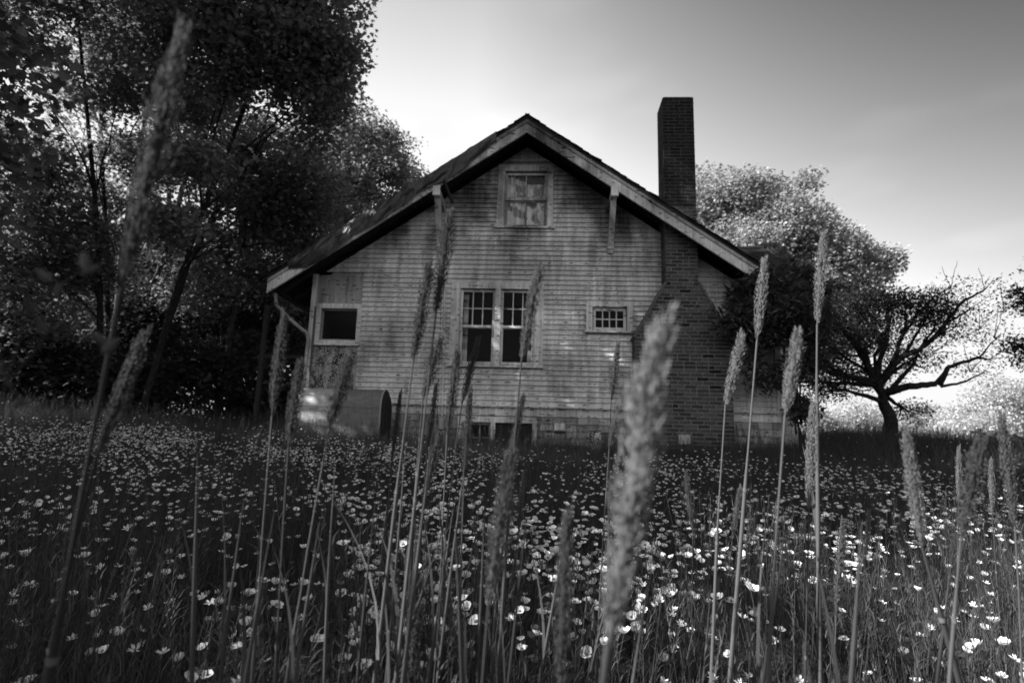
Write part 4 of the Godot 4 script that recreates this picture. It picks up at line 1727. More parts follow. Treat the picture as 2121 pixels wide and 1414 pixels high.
func build_trees() -> void:
	tree("maple_tree", "large dark maple leaning right, its lobed leaves hanging against the sky by the roof", "trees of the wood at the left", [Vector3(-7.316, 2.633, -12.414), Vector3(-6.411, 4.867, -11.784), Vector3(-5.483, 6.887, -11.093), Vector3(-4.724, 8.866, -10.512), Vector3(-4.340, 10.588, -9.980)], 0.07, [[Vector3(-4.614, 9.014, -10.179), 1.50, 0.80, 357], [Vector3(-3.916, 8.635, -10.047), 1.05, 0.80, 306], [Vector3(-3.435, 8.132, -10.347), 0.50, 0.90, 127], [Vector3(-3.841, 7.752, -10.928), 0.75, 0.80, 110], [Vector3(-5.342, 5.959, -10.049), 0.55, 0.70, 93], [Vector3(-5.918, 4.954, -10.444), 0.50, 0.70, 76], [Vector3(-4.240, 7.895, -10.697), 1.10, 0.70, 144], [Vector3(-5.298, 8.123, -10.349), 1.20, 0.70, 255], [Vector3(-5.613, 9.049, -9.663), 1.50, 0.80, 323], [Vector3(-4.109, 9.842, -9.512), 1.60, 0.80, 255], [Vector3(-3.945, 7.132, -11.454), 0.80, 0.70, 51], [Vector3(-6.355, 8.277, -9.810), 1.20, 0.70, 204]], M.bark, M.leaf, "maple", 0.09, 16, 0.0, 0.30)
	tree("maple_tree", "slender upright maple with a straight dark trunk left of the tall blurred stalk", "trees of the wood at the left", [Vector3(-8.358, 2.579, -12.933), Vector3(-8.619, 4.641, -12.540), Vector3(-8.856, 6.901, -12.109), Vector3(-9.018, 9.228, -11.461), Vector3(-9.007, 10.925, -10.832)], 0.07, [[Vector3(-9.450, 9.504, -10.594), 1.30, 0.60, 255], [Vector3(-8.026, 9.667, -10.359), 1.40, 0.60, 289], [Vector3(-7.336, 9.248, -10.847), 1.10, 0.70, 204], [Vector3(-9.799, 8.767, -10.735), 0.80, 0.50, 110], [Vector3(-8.148, 8.185, -11.660), 0.80, 0.60, 119], [Vector3(-9.638, 6.879, -12.113), 0.90, 0.60, 127], [Vector3(-10.314, 5.973, -12.286), 1.00, 0.60, 161]], M.bark, M.leaf, "maple", 0.09, 16, 0.0, 0.30)
	tree("maple_tree", "thin dark maple close beside the straight one, forking high up", "trees of the wood at the left", [Vector3(-8.924, 2.649, -13.938), Vector3(-9.099, 4.926, -13.503), Vector3(-9.331, 7.679, -12.978), Vector3(-9.317, 9.802, -12.573), Vector3(-9.110, 11.931, -12.167)], 0.07, [[Vector3(-9.149, 9.595, -12.613), 0.90, 0.60, 110], [Vector3(-8.054, 9.095, -12.708), 1.00, 0.60, 153], [Vector3(-9.985, 8.616, -12.800), 0.70, 0.60, 68], [Vector3(-8.544, 7.383, -13.035), 0.90, 0.60, 144]], M.bark, M.leaf, "maple", 0.09, 16, 0.0, 0.30)
	tree("alder_tree", "pale streaked slim trunk leaning right behind the tall blurred stalk", "trees of the wood at the left", [Vector3(-9.647, 2.935, -14.901), Vector3(-9.486, 4.532, -14.597), Vector3(-9.359, 6.127, -14.292), Vector3(-8.950, 8.755, -13.791), Vector3(-8.659, 10.696, -13.421)], 0.10, [[Vector3(-8.884, 10.462, -13.465), 1.30, 0.70, 221], [Vector3(-7.922, 9.239, -13.699), 1.10, 0.70, 187], [Vector3(-8.576, 7.855, -13.963), 1.00, 0.70, 178], [Vector3(-9.818, 6.797, -14.165), 1.00, 0.60, 170]], M.pale_bark, M.leaf, "maple", 0.09, 16, 0.0, 0.30)
	tree("alder_tree", "lit leaning trunk between the two leaning maples, bare in its lower half", "trees of the wood at the left", [Vector3(-9.554, 3.206, -15.868), Vector3(-9.175, 5.036, -15.519), Vector3(-8.567, 7.480, -15.052), Vector3(-7.953, 9.681, -14.633)], 0.11, [[Vector3(-7.960, 9.923, -14.586), 1.20, 0.70, 187], [Vector3(-7.061, 8.735, -14.813), 1.20, 0.70, 204], [Vector3(-8.037, 8.344, -14.888), 1.00, 0.70, 144], [Vector3(-8.455, 6.450, -14.740), 1.10, 0.60, 204]], M.pale_bark, M.leaf, "maple", 0.09, 16, 0.0, 0.30)
	tree("maple_tree", "dark leaning maple right of the large one, crossing the bright gap in the leaves", "trees of the wood at the left", [Vector3(-7.756, 2.989, -13.466), Vector3(-7.274, 4.446, -13.188), Vector3(-6.682, 6.086, -13.079), Vector3(-5.953, 7.456, -13.021), Vector3(-5.460, 9.063, -12.714)], 0.08, [[Vector3(-5.728, 8.029, -13.421), 1.00, 0.70, 161], [Vector3(-4.807, 7.176, -13.583), 1.00, 0.70, 195], [Vector3(-5.459, 6.498, -13.713), 1.00, 0.60, 178], [Vector3(-6.357, 6.490, -13.205), 0.90, 0.60, 144]], M.bark, M.leaf, "maple", 0.09, 16, 0.0, 0.30)
	tree("maple_tree", "round crowned maple standing just left of the roof slope", "trees of the wood at the left", [Vector3(-6.910, 2.908, -17.961), Vector3(-6.836, 5.094, -17.544), Vector3(-6.217, 7.704, -17.046), Vector3(-5.445, 9.773, -16.651)], 0.15, [[Vector3(-4.893, 9.925, -16.622), 1.30, 0.80, 357], [Vector3(-3.983, 9.678, -16.669), 0.80, 0.80, 187], [Vector3(-3.553, 9.212, -16.758), 0.50, 0.80, 93], [Vector3(-4.183, 8.499, -16.385), 1.00, 0.70, 221], [Vector3(-5.544, 8.859, -16.316), 1.20, 0.80, 280], [Vector3(-4.958, 7.486, -16.069), 1.00, 0.70, 221], [Vector3(-3.278, 8.890, -17.328), 0.50, 0.60, 68]], M.bark, M.far_leaf, "maple", 0.09, 16, 0.0, 0.30)
	tree("maple_tree", "pale leaved maple farther back whose top shows between roof and wood", "trees of the wood at the left", [Vector3(-7.411, 3.478, -22.942), Vector3(-7.158, 6.973, -22.275), Vector3(-6.196, 10.488, -21.605), Vector3(-5.538, 12.250, -21.269)], 0.15, [[Vector3(-4.641, 11.927, -21.330), 1.00, 0.90, 170], [Vector3(-3.905, 11.041, -21.499), 0.70, 0.70, 93], [Vector3(-5.538, 12.250, -21.269), 1.20, 0.80, 187], [Vector3(-6.541, 10.129, -21.673), 1.60, 0.80, 255], [Vector3(-8.315, 10.079, -21.683), 1.60, 0.80, 255], [Vector3(-7.046, 7.708, -21.117), 1.60, 0.70, 280]], M.bark, M.far_leaf, "maple", 0.09, 16, 0.0, 0.30)
	tree("alder_tree", "short lit trunk with a pale lower stem left of the porch corner", "trees of the wood at the left", [Vector3(-7.209, 2.725, -15.450), Vector3(-7.001, 3.789, -15.248), Vector3(-6.832, 4.968, -15.022), Vector3(-6.669, 6.736, -14.685), Vector3(-6.591, 8.148, -14.416)], 0.10, [[Vector3(-6.573, 7.561, -14.528), 1.20, 0.70, 221], [Vector3(-5.695, 6.176, -14.792), 1.10, 0.60, 212], [Vector3(-6.996, 5.669, -14.889), 1.10, 0.60, 221], [Vector3(-7.445, 4.817, -14.542), 1.00, 0.60, 221]], M.pale_bark, M.leaf, "maple", 0.09, 16, 0.0, 0.30)
	tree("alder_tree", "slim grey trunk directly left of the house corner", "trees of the wood at the left", [Vector3(-7.313, 2.780, -16.967), Vector3(-7.265, 4.715, -16.598), Vector3(-7.106, 6.910, -16.179), Vector3(-6.828, 8.594, -15.858)], 0.09, [[Vector3(-6.678, 7.953, -15.980), 1.20, 0.70, 204], [Vector3(-5.846, 6.430, -16.271), 1.00, 0.60, 178], [Vector3(-6.602, 5.378, -16.471), 1.10, 0.60, 221]], M.pale_bark, M.leaf, "maple", 0.09, 16, 0.0, 0.30)
	tree("maple_tree", "crooked dark tree at the far left edge with low spreading leaves", "trees of the wood at the left", [Vector3(-9.817, 2.373, -12.464), Vector3(-9.674, 4.083, -12.137), Vector3(-9.923, 5.971, -11.777), Vector3(-10.171, 7.859, -11.417)], 0.08, [[Vector3(-10.135, 6.628, -11.652), 1.00, 0.60, 161], [Vector3(-9.228, 5.327, -11.900), 1.00, 0.60, 221], [Vector3(-9.761, 4.310, -11.585), 1.10, 0.60, 255], [Vector3(-9.171, 4.625, -12.543), 1.00, 0.60, 204], [Vector3(-9.838, 3.424, -12.772), 1.20, 0.60, 280]], M.bark, M.leaf, "maple", 0.09, 16, 0.0, 0.30)
	tree("maple_tree", "dark tree low behind the leaning trunks, its leaves reaching the ground", "trees of the wood at the left", [Vector3(-9.542, 2.717, -16.979), Vector3(-9.471, 4.781, -16.585), Vector3(-9.655, 6.580, -16.242)], 0.13, [[Vector3(-9.320, 4.666, -16.098), 1.40, 0.70, 357], [Vector3(-10.003, 3.800, -15.754), 1.40, 0.60, 357], [Vector3(-8.153, 3.949, -16.235), 1.30, 0.60, 323], [Vector3(-10.885, 4.382, -15.643), 1.20, 0.60, 272], [Vector3(-6.757, 4.181, -17.209), 1.20, 0.60, 255], [Vector3(-7.636, 4.833, -16.575), 1.10, 0.60, 204]], M.bark, M.dark_leaf, "maple", 0.09, 16, 0.0, 0.30)
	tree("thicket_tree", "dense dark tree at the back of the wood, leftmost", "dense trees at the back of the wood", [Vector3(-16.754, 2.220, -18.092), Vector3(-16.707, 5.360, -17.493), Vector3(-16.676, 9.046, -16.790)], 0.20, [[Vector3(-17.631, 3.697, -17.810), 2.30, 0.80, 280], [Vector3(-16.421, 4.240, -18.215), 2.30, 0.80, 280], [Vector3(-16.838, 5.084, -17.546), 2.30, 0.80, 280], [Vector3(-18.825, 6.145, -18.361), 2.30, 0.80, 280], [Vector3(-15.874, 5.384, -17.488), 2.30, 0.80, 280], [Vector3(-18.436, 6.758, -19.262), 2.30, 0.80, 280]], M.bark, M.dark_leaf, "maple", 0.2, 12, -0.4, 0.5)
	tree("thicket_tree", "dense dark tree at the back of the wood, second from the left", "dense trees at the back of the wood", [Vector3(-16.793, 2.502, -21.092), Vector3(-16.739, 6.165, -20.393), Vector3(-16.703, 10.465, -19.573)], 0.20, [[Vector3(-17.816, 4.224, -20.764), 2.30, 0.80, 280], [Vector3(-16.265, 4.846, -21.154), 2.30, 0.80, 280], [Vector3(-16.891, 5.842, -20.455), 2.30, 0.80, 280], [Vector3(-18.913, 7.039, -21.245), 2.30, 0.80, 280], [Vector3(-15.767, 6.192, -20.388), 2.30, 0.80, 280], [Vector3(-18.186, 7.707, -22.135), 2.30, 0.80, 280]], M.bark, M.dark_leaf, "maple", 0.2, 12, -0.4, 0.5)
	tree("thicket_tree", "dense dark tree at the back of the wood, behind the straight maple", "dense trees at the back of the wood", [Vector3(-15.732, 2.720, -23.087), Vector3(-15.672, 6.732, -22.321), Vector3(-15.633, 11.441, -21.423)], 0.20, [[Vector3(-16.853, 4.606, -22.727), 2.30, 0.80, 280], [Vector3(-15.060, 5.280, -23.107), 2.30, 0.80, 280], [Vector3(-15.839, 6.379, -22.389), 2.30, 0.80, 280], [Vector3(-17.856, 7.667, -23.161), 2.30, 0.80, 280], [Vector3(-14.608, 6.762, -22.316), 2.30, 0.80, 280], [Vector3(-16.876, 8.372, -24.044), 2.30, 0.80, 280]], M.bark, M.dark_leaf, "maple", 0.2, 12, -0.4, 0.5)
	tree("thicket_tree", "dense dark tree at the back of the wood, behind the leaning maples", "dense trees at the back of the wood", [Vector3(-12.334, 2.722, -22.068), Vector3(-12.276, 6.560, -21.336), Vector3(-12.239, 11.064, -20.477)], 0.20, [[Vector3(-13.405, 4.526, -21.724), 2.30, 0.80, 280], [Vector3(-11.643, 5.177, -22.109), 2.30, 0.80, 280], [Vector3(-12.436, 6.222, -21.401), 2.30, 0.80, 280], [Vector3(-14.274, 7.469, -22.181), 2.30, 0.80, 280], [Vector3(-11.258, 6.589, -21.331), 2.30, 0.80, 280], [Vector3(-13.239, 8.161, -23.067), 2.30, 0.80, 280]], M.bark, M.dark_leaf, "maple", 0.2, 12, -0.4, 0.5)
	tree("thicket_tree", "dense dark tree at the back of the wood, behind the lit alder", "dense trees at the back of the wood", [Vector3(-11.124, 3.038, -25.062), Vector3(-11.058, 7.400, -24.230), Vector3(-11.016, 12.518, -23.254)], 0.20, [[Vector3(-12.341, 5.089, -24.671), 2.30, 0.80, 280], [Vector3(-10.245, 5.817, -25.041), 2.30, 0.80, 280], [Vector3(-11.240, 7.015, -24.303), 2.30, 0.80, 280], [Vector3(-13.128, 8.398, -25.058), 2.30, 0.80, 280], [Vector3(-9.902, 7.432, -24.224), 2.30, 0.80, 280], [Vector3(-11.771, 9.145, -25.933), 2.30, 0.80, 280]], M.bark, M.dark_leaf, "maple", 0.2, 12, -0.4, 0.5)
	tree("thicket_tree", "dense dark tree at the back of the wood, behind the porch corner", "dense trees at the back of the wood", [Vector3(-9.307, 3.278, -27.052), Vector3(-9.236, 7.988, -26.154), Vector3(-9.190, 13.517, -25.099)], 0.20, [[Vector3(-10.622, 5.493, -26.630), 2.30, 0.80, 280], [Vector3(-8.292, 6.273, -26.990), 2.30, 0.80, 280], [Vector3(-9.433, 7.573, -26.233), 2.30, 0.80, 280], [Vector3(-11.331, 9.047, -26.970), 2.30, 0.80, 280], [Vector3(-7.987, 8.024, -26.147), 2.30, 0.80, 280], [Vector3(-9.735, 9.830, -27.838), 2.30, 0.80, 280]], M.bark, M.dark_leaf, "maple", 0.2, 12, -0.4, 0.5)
	tree("shade_tree", "tall leafy tree nearest the wood at the left", "tall trees along the left side of the meadow", [Vector3(-9.500, 0.000, -7.500), Vector3(-9.200, 9.500, -7.500), Vector3(-9.500, 17.100, -7.300)], 0.22, [[Vector3(-10.133, 5.320, -8.691), 2.40, 0.75, 230], [Vector3(-9.749, 6.935, -8.535), 2.26, 0.75, 230], [Vector3(-10.540, 8.550, -7.795), 2.13, 0.75, 230], [Vector3(-8.497, 10.165, -6.599), 2.00, 0.75, 230], [Vector3(-8.864, 11.780, -8.334), 1.86, 0.75, 230], [Vector3(-9.412, 13.395, -8.170), 1.72, 0.75, 230], [Vector3(-10.286, 15.010, -8.681), 1.59, 0.75, 230], [Vector3(-10.185, 16.625, -6.218), 1.45, 0.75, 230], [Vector3(-8.711, 18.240, -6.580), 1.32, 0.75, 230]], M.bark, M.leaf, "maple", 0.2, 12, -0.3, 0.5)
	tree("shade_tree", "tall tree at the left beside the flowers", "tall trees along the left side of the meadow", [Vector3(-10.500, 0.000, -3.500), Vector3(-10.200, 9.000, -3.500), Vector3(-10.500, 16.200, -3.300)], 0.22, [[Vector3(-9.779, 5.040, -4.420), 2.40, 0.75, 230], [Vector3(-10.956, 6.570, -3.119), 2.26, 0.75, 230], [Vector3(-9.943, 8.100, -2.436), 2.13, 0.75, 230], [Vector3(-9.588, 9.630, -4.740), 2.00, 0.75, 230], [Vector3(-10.246, 11.160, -2.985), 1.86, 0.75, 230], [Vector3(-10.486, 12.690, -4.467), 1.72, 0.75, 230], [Vector3(-10.563, 14.220, -4.732), 1.59, 0.75, 230], [Vector3(-9.457, 15.750, -2.404), 1.45, 0.75, 230], [Vector3(-10.386, 17.280, -4.099), 1.32, 0.75, 230]], M.bark, M.leaf, "maple", 0.2, 12, -0.3, 0.5)
	tree("shade_tree", "tall tree at the left behind the camera", "tall trees along the left side of the meadow", [Vector3(-11.000, 0.000, 0.800), Vector3(-10.700, 7.500, 0.800), Vector3(-11.000, 13.500, 1.000)], 0.22, [[Vector3(-10.019, 4.200, 1.017), 2.40, 0.75, 230], [Vector3(-10.082, 5.475, 1.844), 2.26, 0.75, 230], [Vector3(-10.980, 6.750, 0.542), 2.13, 0.75, 230], [Vector3(-10.763, 8.025, 0.593), 2.00, 0.75, 230], [Vector3(-11.813, 9.300, 0.215), 1.86, 0.75, 230], [Vector3(-10.250, 10.575, -0.570), 1.72, 0.75, 230], [Vector3(-12.089, 11.850, 1.179), 1.59, 0.75, 230], [Vector3(-11.527, 13.125, 0.904), 1.45, 0.75, 230], [Vector3(-11.069, 14.400, 0.329), 1.32, 0.75, 230]], M.bark, M.leaf, "maple", 0.2, 12, -0.3, 0.5)
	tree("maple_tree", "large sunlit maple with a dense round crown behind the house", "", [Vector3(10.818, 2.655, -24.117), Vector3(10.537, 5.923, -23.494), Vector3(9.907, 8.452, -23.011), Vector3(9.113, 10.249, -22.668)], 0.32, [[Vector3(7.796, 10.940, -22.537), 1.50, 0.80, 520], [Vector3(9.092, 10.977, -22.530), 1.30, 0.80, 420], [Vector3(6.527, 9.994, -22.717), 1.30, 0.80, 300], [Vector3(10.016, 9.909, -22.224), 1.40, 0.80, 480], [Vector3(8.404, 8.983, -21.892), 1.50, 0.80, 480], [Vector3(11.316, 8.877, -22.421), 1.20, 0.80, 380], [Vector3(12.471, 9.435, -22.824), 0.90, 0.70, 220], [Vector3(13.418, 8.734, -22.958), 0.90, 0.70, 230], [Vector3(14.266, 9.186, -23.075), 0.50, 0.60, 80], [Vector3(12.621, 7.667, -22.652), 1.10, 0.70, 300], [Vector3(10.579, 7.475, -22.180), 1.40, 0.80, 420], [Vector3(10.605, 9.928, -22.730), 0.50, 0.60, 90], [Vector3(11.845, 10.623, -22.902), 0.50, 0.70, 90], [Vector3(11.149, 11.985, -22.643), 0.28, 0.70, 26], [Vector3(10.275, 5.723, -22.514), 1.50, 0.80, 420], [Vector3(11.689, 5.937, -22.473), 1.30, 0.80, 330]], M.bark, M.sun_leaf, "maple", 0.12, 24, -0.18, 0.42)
	tree("apple_tree", "old gnarled apple tree with a leaning trunk and low crooked boughs", "", [Vector3(9.199, 1.819, -15.114), Vector3(9.042, 2.440, -14.996), Vector3(8.840, 3.003, -14.888), Vector3(8.746, 3.455, -14.802)], 0.21, [[Vector3(7.621, 4.907, -15.034), 0.90, 0.70, 190], [Vector3(8.251, 4.182, -14.969), 0.90, 0.70, 210], [Vector3(7.390, 3.677, -14.963), 0.80, 0.70, 180], [Vector3(7.203, 4.446, -15.224), 0.70, 0.80, 180], [Vector3(8.896, 4.256, -14.649), 0.80, 0.70, 150], [Vector3(9.461, 4.727, -14.560), 0.80, 0.70, 150], [Vector3(9.969, 4.831, -14.438), 0.55, 0.70, 110], [Vector3(9.168, 5.136, -14.787), 0.60, 0.60, 130], [Vector3(8.525, 4.977, -14.715), 0.70, 0.60, 170], [Vector3(10.029, 4.360, -14.426), 0.60, 0.60, 90], [Vector3(7.660, 2.970, -14.895), 0.60, 0.60, 140], [Vector3(8.576, 3.250, -15.045), 0.80, 0.50, 170], [Vector3(9.722, 3.711, -14.753), 0.60, 0.60, 110], [Vector3(7.055, 3.091, -15.075), 0.50, 0.70, 110], [Vector3(9.654, 2.473, -15.193), 0.45, 0.40, 50]], M.bark, M.dark_leaf, "oval", 0.075, 13, -0.12, 0.26)
	var apple: Node3D = get_child(get_child_count() - 1)
	limb(apple, Vector3(8.840, 3.003, -14.888), Vector3(9.199, 3.623, -14.668), 0.100, 0.075, M.bark, "bough", 0.06)
	limb(apple, Vector3(9.199, 3.623, -14.668), Vector3(9.645, 3.844, -14.524), 0.075, 0.050, M.bark, "bough", 0.06)
	limb(apple, Vector3(9.645, 3.844, -14.524), Vector3(10.078, 4.229, -14.349), 0.050, 0.025, M.bark, "bough", 0.06)
	limb(apple, Vector3(8.937, 2.835, -14.920), Vector3(9.257, 2.968, -14.488), 0.100, 0.083, M.bark, "bough", 0.06)
	limb(apple, Vector3(9.257, 2.968, -14.488), Vector3(9.863, 3.029, -14.374), 0.083, 0.067, M.bark, "bough", 0.06)
	limb(apple, Vector3(9.863, 3.029, -14.374), Vector3(10.061, 3.404, -14.201), 0.067, 0.050, M.bark, "bough", 0.06)
	limb(apple, Vector3(10.061, 3.404, -14.201), Vector3(10.702, 3.625, -14.057), 0.050, 0.033, M.bark, "bough", 0.06)
	limb(apple, Vector3(10.702, 3.625, -14.057), Vector3(10.924, 3.577, -14.066), 0.033, 0.017, M.bark, "bough", 0.06)
	limb(apple, Vector3(8.817, 3.003, -14.888), Vector3(8.446, 3.788, -14.739), 0.100, 0.075, M.bark, "bough", 0.06)
	limb(apple, Vector3(8.446, 3.788, -14.739), Vector3(8.028, 4.231, -14.654), 0.075, 0.050, M.bark, "bough", 0.06)
	limb(apple, Vector3(8.028, 4.231, -14.654), Vector3(7.474, 4.832, -14.743), 0.050, 0.025, M.bark, "bough", 0.06)
	limb(apple, Vector3(8.756, 3.115, -14.867), Vector3(8.116, 3.210, -14.849), 0.100, 0.075, M.bark, "bough", 0.06)
	limb(apple, Vector3(8.116, 3.210, -14.849), Vector3(7.300, 3.415, -14.810), 0.075, 0.050, M.bark, "bough", 0.06)
	limb(apple, Vector3(7.300, 3.415, -14.810), Vector3(6.992, 3.650, -14.867), 0.050, 0.025, M.bark, "bough", 0.06)
	limb(apple, Vector3(9.645, 3.844, -14.524), Vector3(10.254, 4.479, -14.403), 0.050, 0.033, M.bark, "bough", 0.06)
	limb(apple, Vector3(10.254, 4.479, -14.403), Vector3(10.742, 4.805, -14.239), 0.033, 0.017, M.bark, "bough", 0.06)
	limb(apple, Vector3(10.078, 4.229, -14.349), Vector3(10.550, 4.997, -14.101), 0.050, 0.033, M.bark, "bough", 0.06)
	limb(apple, Vector3(10.550, 4.997, -14.101), Vector3(10.994, 5.231, -14.056), 0.033, 0.017, M.bark, "bough", 0.06)
	limb(apple, Vector3(10.061, 3.404, -14.201), Vector3(9.908, 2.963, -14.285), 0.050, 0.038, M.bark, "bough", 0.06)
	limb(apple, Vector3(9.908, 2.963, -14.285), Vector3(10.387, 3.074, -14.162), 0.038, 0.025, M.bark, "bough", 0.06)
	limb(apple, Vector3(10.387, 3.074, -14.162), Vector3(10.822, 3.303, -14.119), 0.025, 0.013, M.bark, "bough", 0.06)
	limb(apple, Vector3(9.199, 3.623, -14.668), Vector3(9.471, 4.386, -14.625), 0.050, 0.038, M.bark, "bough", 0.06)
	limb(apple, Vector3(9.471, 4.386, -14.625), Vector3(10.029, 5.084, -14.491), 0.038, 0.025, M.bark, "bough", 0.06)
	limb(apple, Vector3(10.029, 5.084, -14.491), Vector3(10.484, 5.381, -14.435), 0.025, 0.013, M.bark, "bough", 0.06)
	limb(apple, Vector3(8.749, 3.342, -14.824), Vector3(9.015, 4.145, -14.670), 0.050, 0.033, M.bark, "bough", 0.06)
	limb(apple, Vector3(9.015, 4.145, -14.670), Vector3(9.171, 4.856, -14.637), 0.033, 0.017, M.bark, "bough", 0.06)
	limb(apple, Vector3(10.702, 3.625, -14.057), Vector3(10.838, 3.881, -13.906), 0.022, 0.015, M.bark, "bough", 0.06)
	limb(apple, Vector3(10.838, 3.881, -13.906), Vector3(11.104, 4.158, -13.854), 0.015, 0.010, M.bark, "bough", 0.06)
	limb(apple, Vector3(10.742, 4.805, -14.239), Vector3(10.751, 4.672, -14.265), 0.010, 0.004, M.bark, "twig", 0.06)
	limb(apple, Vector3(10.742, 4.805, -14.239), Vector3(10.641, 4.898, -14.221), 0.010, 0.004, M.bark, "twig", 0.06)
	limb(apple, Vector3(10.742, 4.805, -14.239), Vector3(10.587, 5.305, -14.144), 0.010, 0.004, M.bark, "twig", 0.06)
	limb(apple, Vector3(10.742, 4.805, -14.239), Vector3(11.519, 5.365, -14.132), 0.010, 0.004, M.bark, "twig", 0.06)
	limb(apple, Vector3(10.994, 5.231, -14.056), Vector3(11.410, 5.556, -13.994), 0.010, 0.004, M.bark, "twig", 0.06)
	limb(apple, Vector3(10.994, 5.231, -14.056), Vector3(11.220, 5.519, -14.001), 0.010, 0.004, M.bark, "twig", 0.06)
	limb(apple, Vector3(10.994, 5.231, -14.056), Vector3(10.964, 5.214, -14.059), 0.010, 0.004, M.bark, "twig", 0.06)
	limb(apple, Vector3(10.994, 5.231, -14.056), Vector3(10.844, 5.739, -13.959), 0.010, 0.004, M.bark, "twig", 0.06)
	limb(apple, Vector3(10.484, 5.381, -14.435), Vector3(10.258, 5.871, -14.341), 0.010, 0.004, M.bark, "twig", 0.06)
	limb(apple, Vector3(10.484, 5.381, -14.435), Vector3(10.679, 5.305, -14.449), 0.010, 0.004, M.bark, "twig", 0.06)
	limb(apple, Vector3(10.484, 5.381, -14.435), Vector3(10.628, 6.021, -14.313), 0.010, 0.004, M.bark, "twig", 0.06)
	limb(apple, Vector3(10.484, 5.381, -14.435), Vector3(10.526, 5.219, -14.466), 0.010, 0.004, M.bark, "twig", 0.06)
	limb(apple, Vector3(10.463, 4.109, -14.270), Vector3(10.297, 4.275, -14.239), 0.010, 0.004, M.bark, "twig", 0.06)
	limb(apple, Vector3(10.463, 4.109, -14.270), Vector3(10.616, 4.248, -14.244), 0.010, 0.004, M.bark, "twig", 0.06)
	limb(apple, Vector3(10.463, 4.109, -14.270), Vector3(10.578, 4.220, -14.249), 0.010, 0.004, M.bark, "twig", 0.06)
	limb(apple, Vector3(10.463, 4.109, -14.270), Vector3(10.738, 4.261, -14.241), 0.010, 0.004, M.bark, "twig", 0.06)
	limb(apple, Vector3(11.143, 4.697, -13.751), Vector3(11.807, 4.915, -13.709), 0.010, 0.004, M.bark, "twig", 0.06)
	limb(apple, Vector3(11.143, 4.697, -13.751), Vector3(11.045, 5.339, -13.628), 0.010, 0.004, M.bark, "twig", 0.06)
	limb(apple, Vector3(11.143, 4.697, -13.751), Vector3(11.848, 4.996, -13.694), 0.010, 0.004, M.bark, "twig", 0.06)
	limb(apple, Vector3(11.143, 4.697, -13.751), Vector3(11.119, 4.582, -13.773), 0.010, 0.004, M.bark, "twig", 0.06)
	limb(apple, Vector3(10.924, 3.577, -14.066), Vector3(11.276, 3.659, -14.051), 0.010, 0.004, M.bark, "twig", 0.06)
	limb(apple, Vector3(10.924, 3.577, -14.066), Vector3(11.565, 4.052, -13.976), 0.010, 0.004, M.bark, "twig", 0.06)
	limb(apple, Vector3(10.924, 3.577, -14.066), Vector3(11.059, 3.524, -14.076), 0.010, 0.004, M.bark, "twig", 0.06)
	limb(apple, Vector3(10.924, 3.577, -14.066), Vector3(10.836, 3.616, -14.059), 0.010, 0.004, M.bark, "twig", 0.06)
	limb(apple, Vector3(10.244, 4.815, -14.339), Vector3(10.113, 4.921, -14.319), 0.010, 0.004, M.bark, "twig", 0.06)
	limb(apple, Vector3(10.244, 4.815, -14.339), Vector3(10.741, 4.706, -14.360), 0.010, 0.004, M.bark, "twig", 0.06)
	limb(apple, Vector3(10.244, 4.815, -14.339), Vector3(10.875, 5.110, -14.283), 0.010, 0.004, M.bark, "twig", 0.06)
	limb(apple, Vector3(10.244, 4.815, -14.339), Vector3(10.202, 5.408, -14.226), 0.010, 0.004, M.bark, "twig", 0.06)
	limb(apple, Vector3(10.758, 4.297, -14.031), Vector3(11.056, 4.570, -13.979), 0.010, 0.004, M.bark, "twig", 0.06)
	limb(apple, Vector3(10.758, 4.297, -14.031), Vector3(10.609, 4.214, -14.047), 0.010, 0.004, M.bark, "twig", 0.06)
	limb(apple, Vector3(10.758, 4.297, -14.031), Vector3(11.040, 4.403, -14.011), 0.010, 0.004, M.bark, "twig", 0.06)
	limb(apple, Vector3(10.758, 4.297, -14.031), Vector3(10.741, 4.794, -13.936), 0.010, 0.004, M.bark, "twig", 0.06)
	limb(apple, Vector3(10.261, 5.090, -14.490), Vector3(10.029, 5.511, -14.410), 0.010, 0.004, M.bark, "twig", 0.06)
	limb(apple, Vector3(10.261, 5.090, -14.490), Vector3(10.297, 5.445, -14.422), 0.010, 0.004, M.bark, "twig", 0.06)
	limb(apple, Vector3(10.261, 5.090, -14.490), Vector3(10.422, 5.075, -14.493), 0.010, 0.004, M.bark, "twig", 0.06)
	limb(apple, Vector3(10.261, 5.090, -14.490), Vector3(10.940, 5.689, -14.376), 0.010, 0.004, M.bark, "twig", 0.06)
	limb(apple, Vector3(10.943, 4.046, -13.875), Vector3(11.098, 4.607, -13.768), 0.010, 0.004, M.bark, "twig", 0.06)
	limb(apple, Vector3(10.943, 4.046, -13.875), Vector3(11.382, 3.918, -13.899), 0.010, 0.004, M.bark, "twig", 0.06)
	limb(apple, Vector3(10.943, 4.046, -13.875), Vector3(10.922, 4.085, -13.868), 0.010, 0.004, M.bark, "twig", 0.06)
	limb(apple, Vector3(10.943, 4.046, -13.875), Vector3(11.000, 4.736, -13.743), 0.010, 0.004, M.bark, "twig", 0.06)
	limb(apple, Vector3(10.029, 5.084, -14.491), Vector3(10.581, 5.528, -14.407), 0.010, 0.004, M.bark, "twig", 0.06)
	limb(apple, Vector3(10.029, 5.084, -14.491), Vector3(9.965, 5.425, -14.426), 0.010, 0.004, M.bark, "twig", 0.06)
	limb(apple, Vector3(10.029, 5.084, -14.491), Vector3(10.028, 5.450, -14.422), 0.010, 0.004, M.bark, "twig", 0.06)
	limb(apple, Vector3(10.029, 5.084, -14.491), Vector3(10.252, 5.449, -14.422), 0.010, 0.004, M.bark, "twig", 0.06)
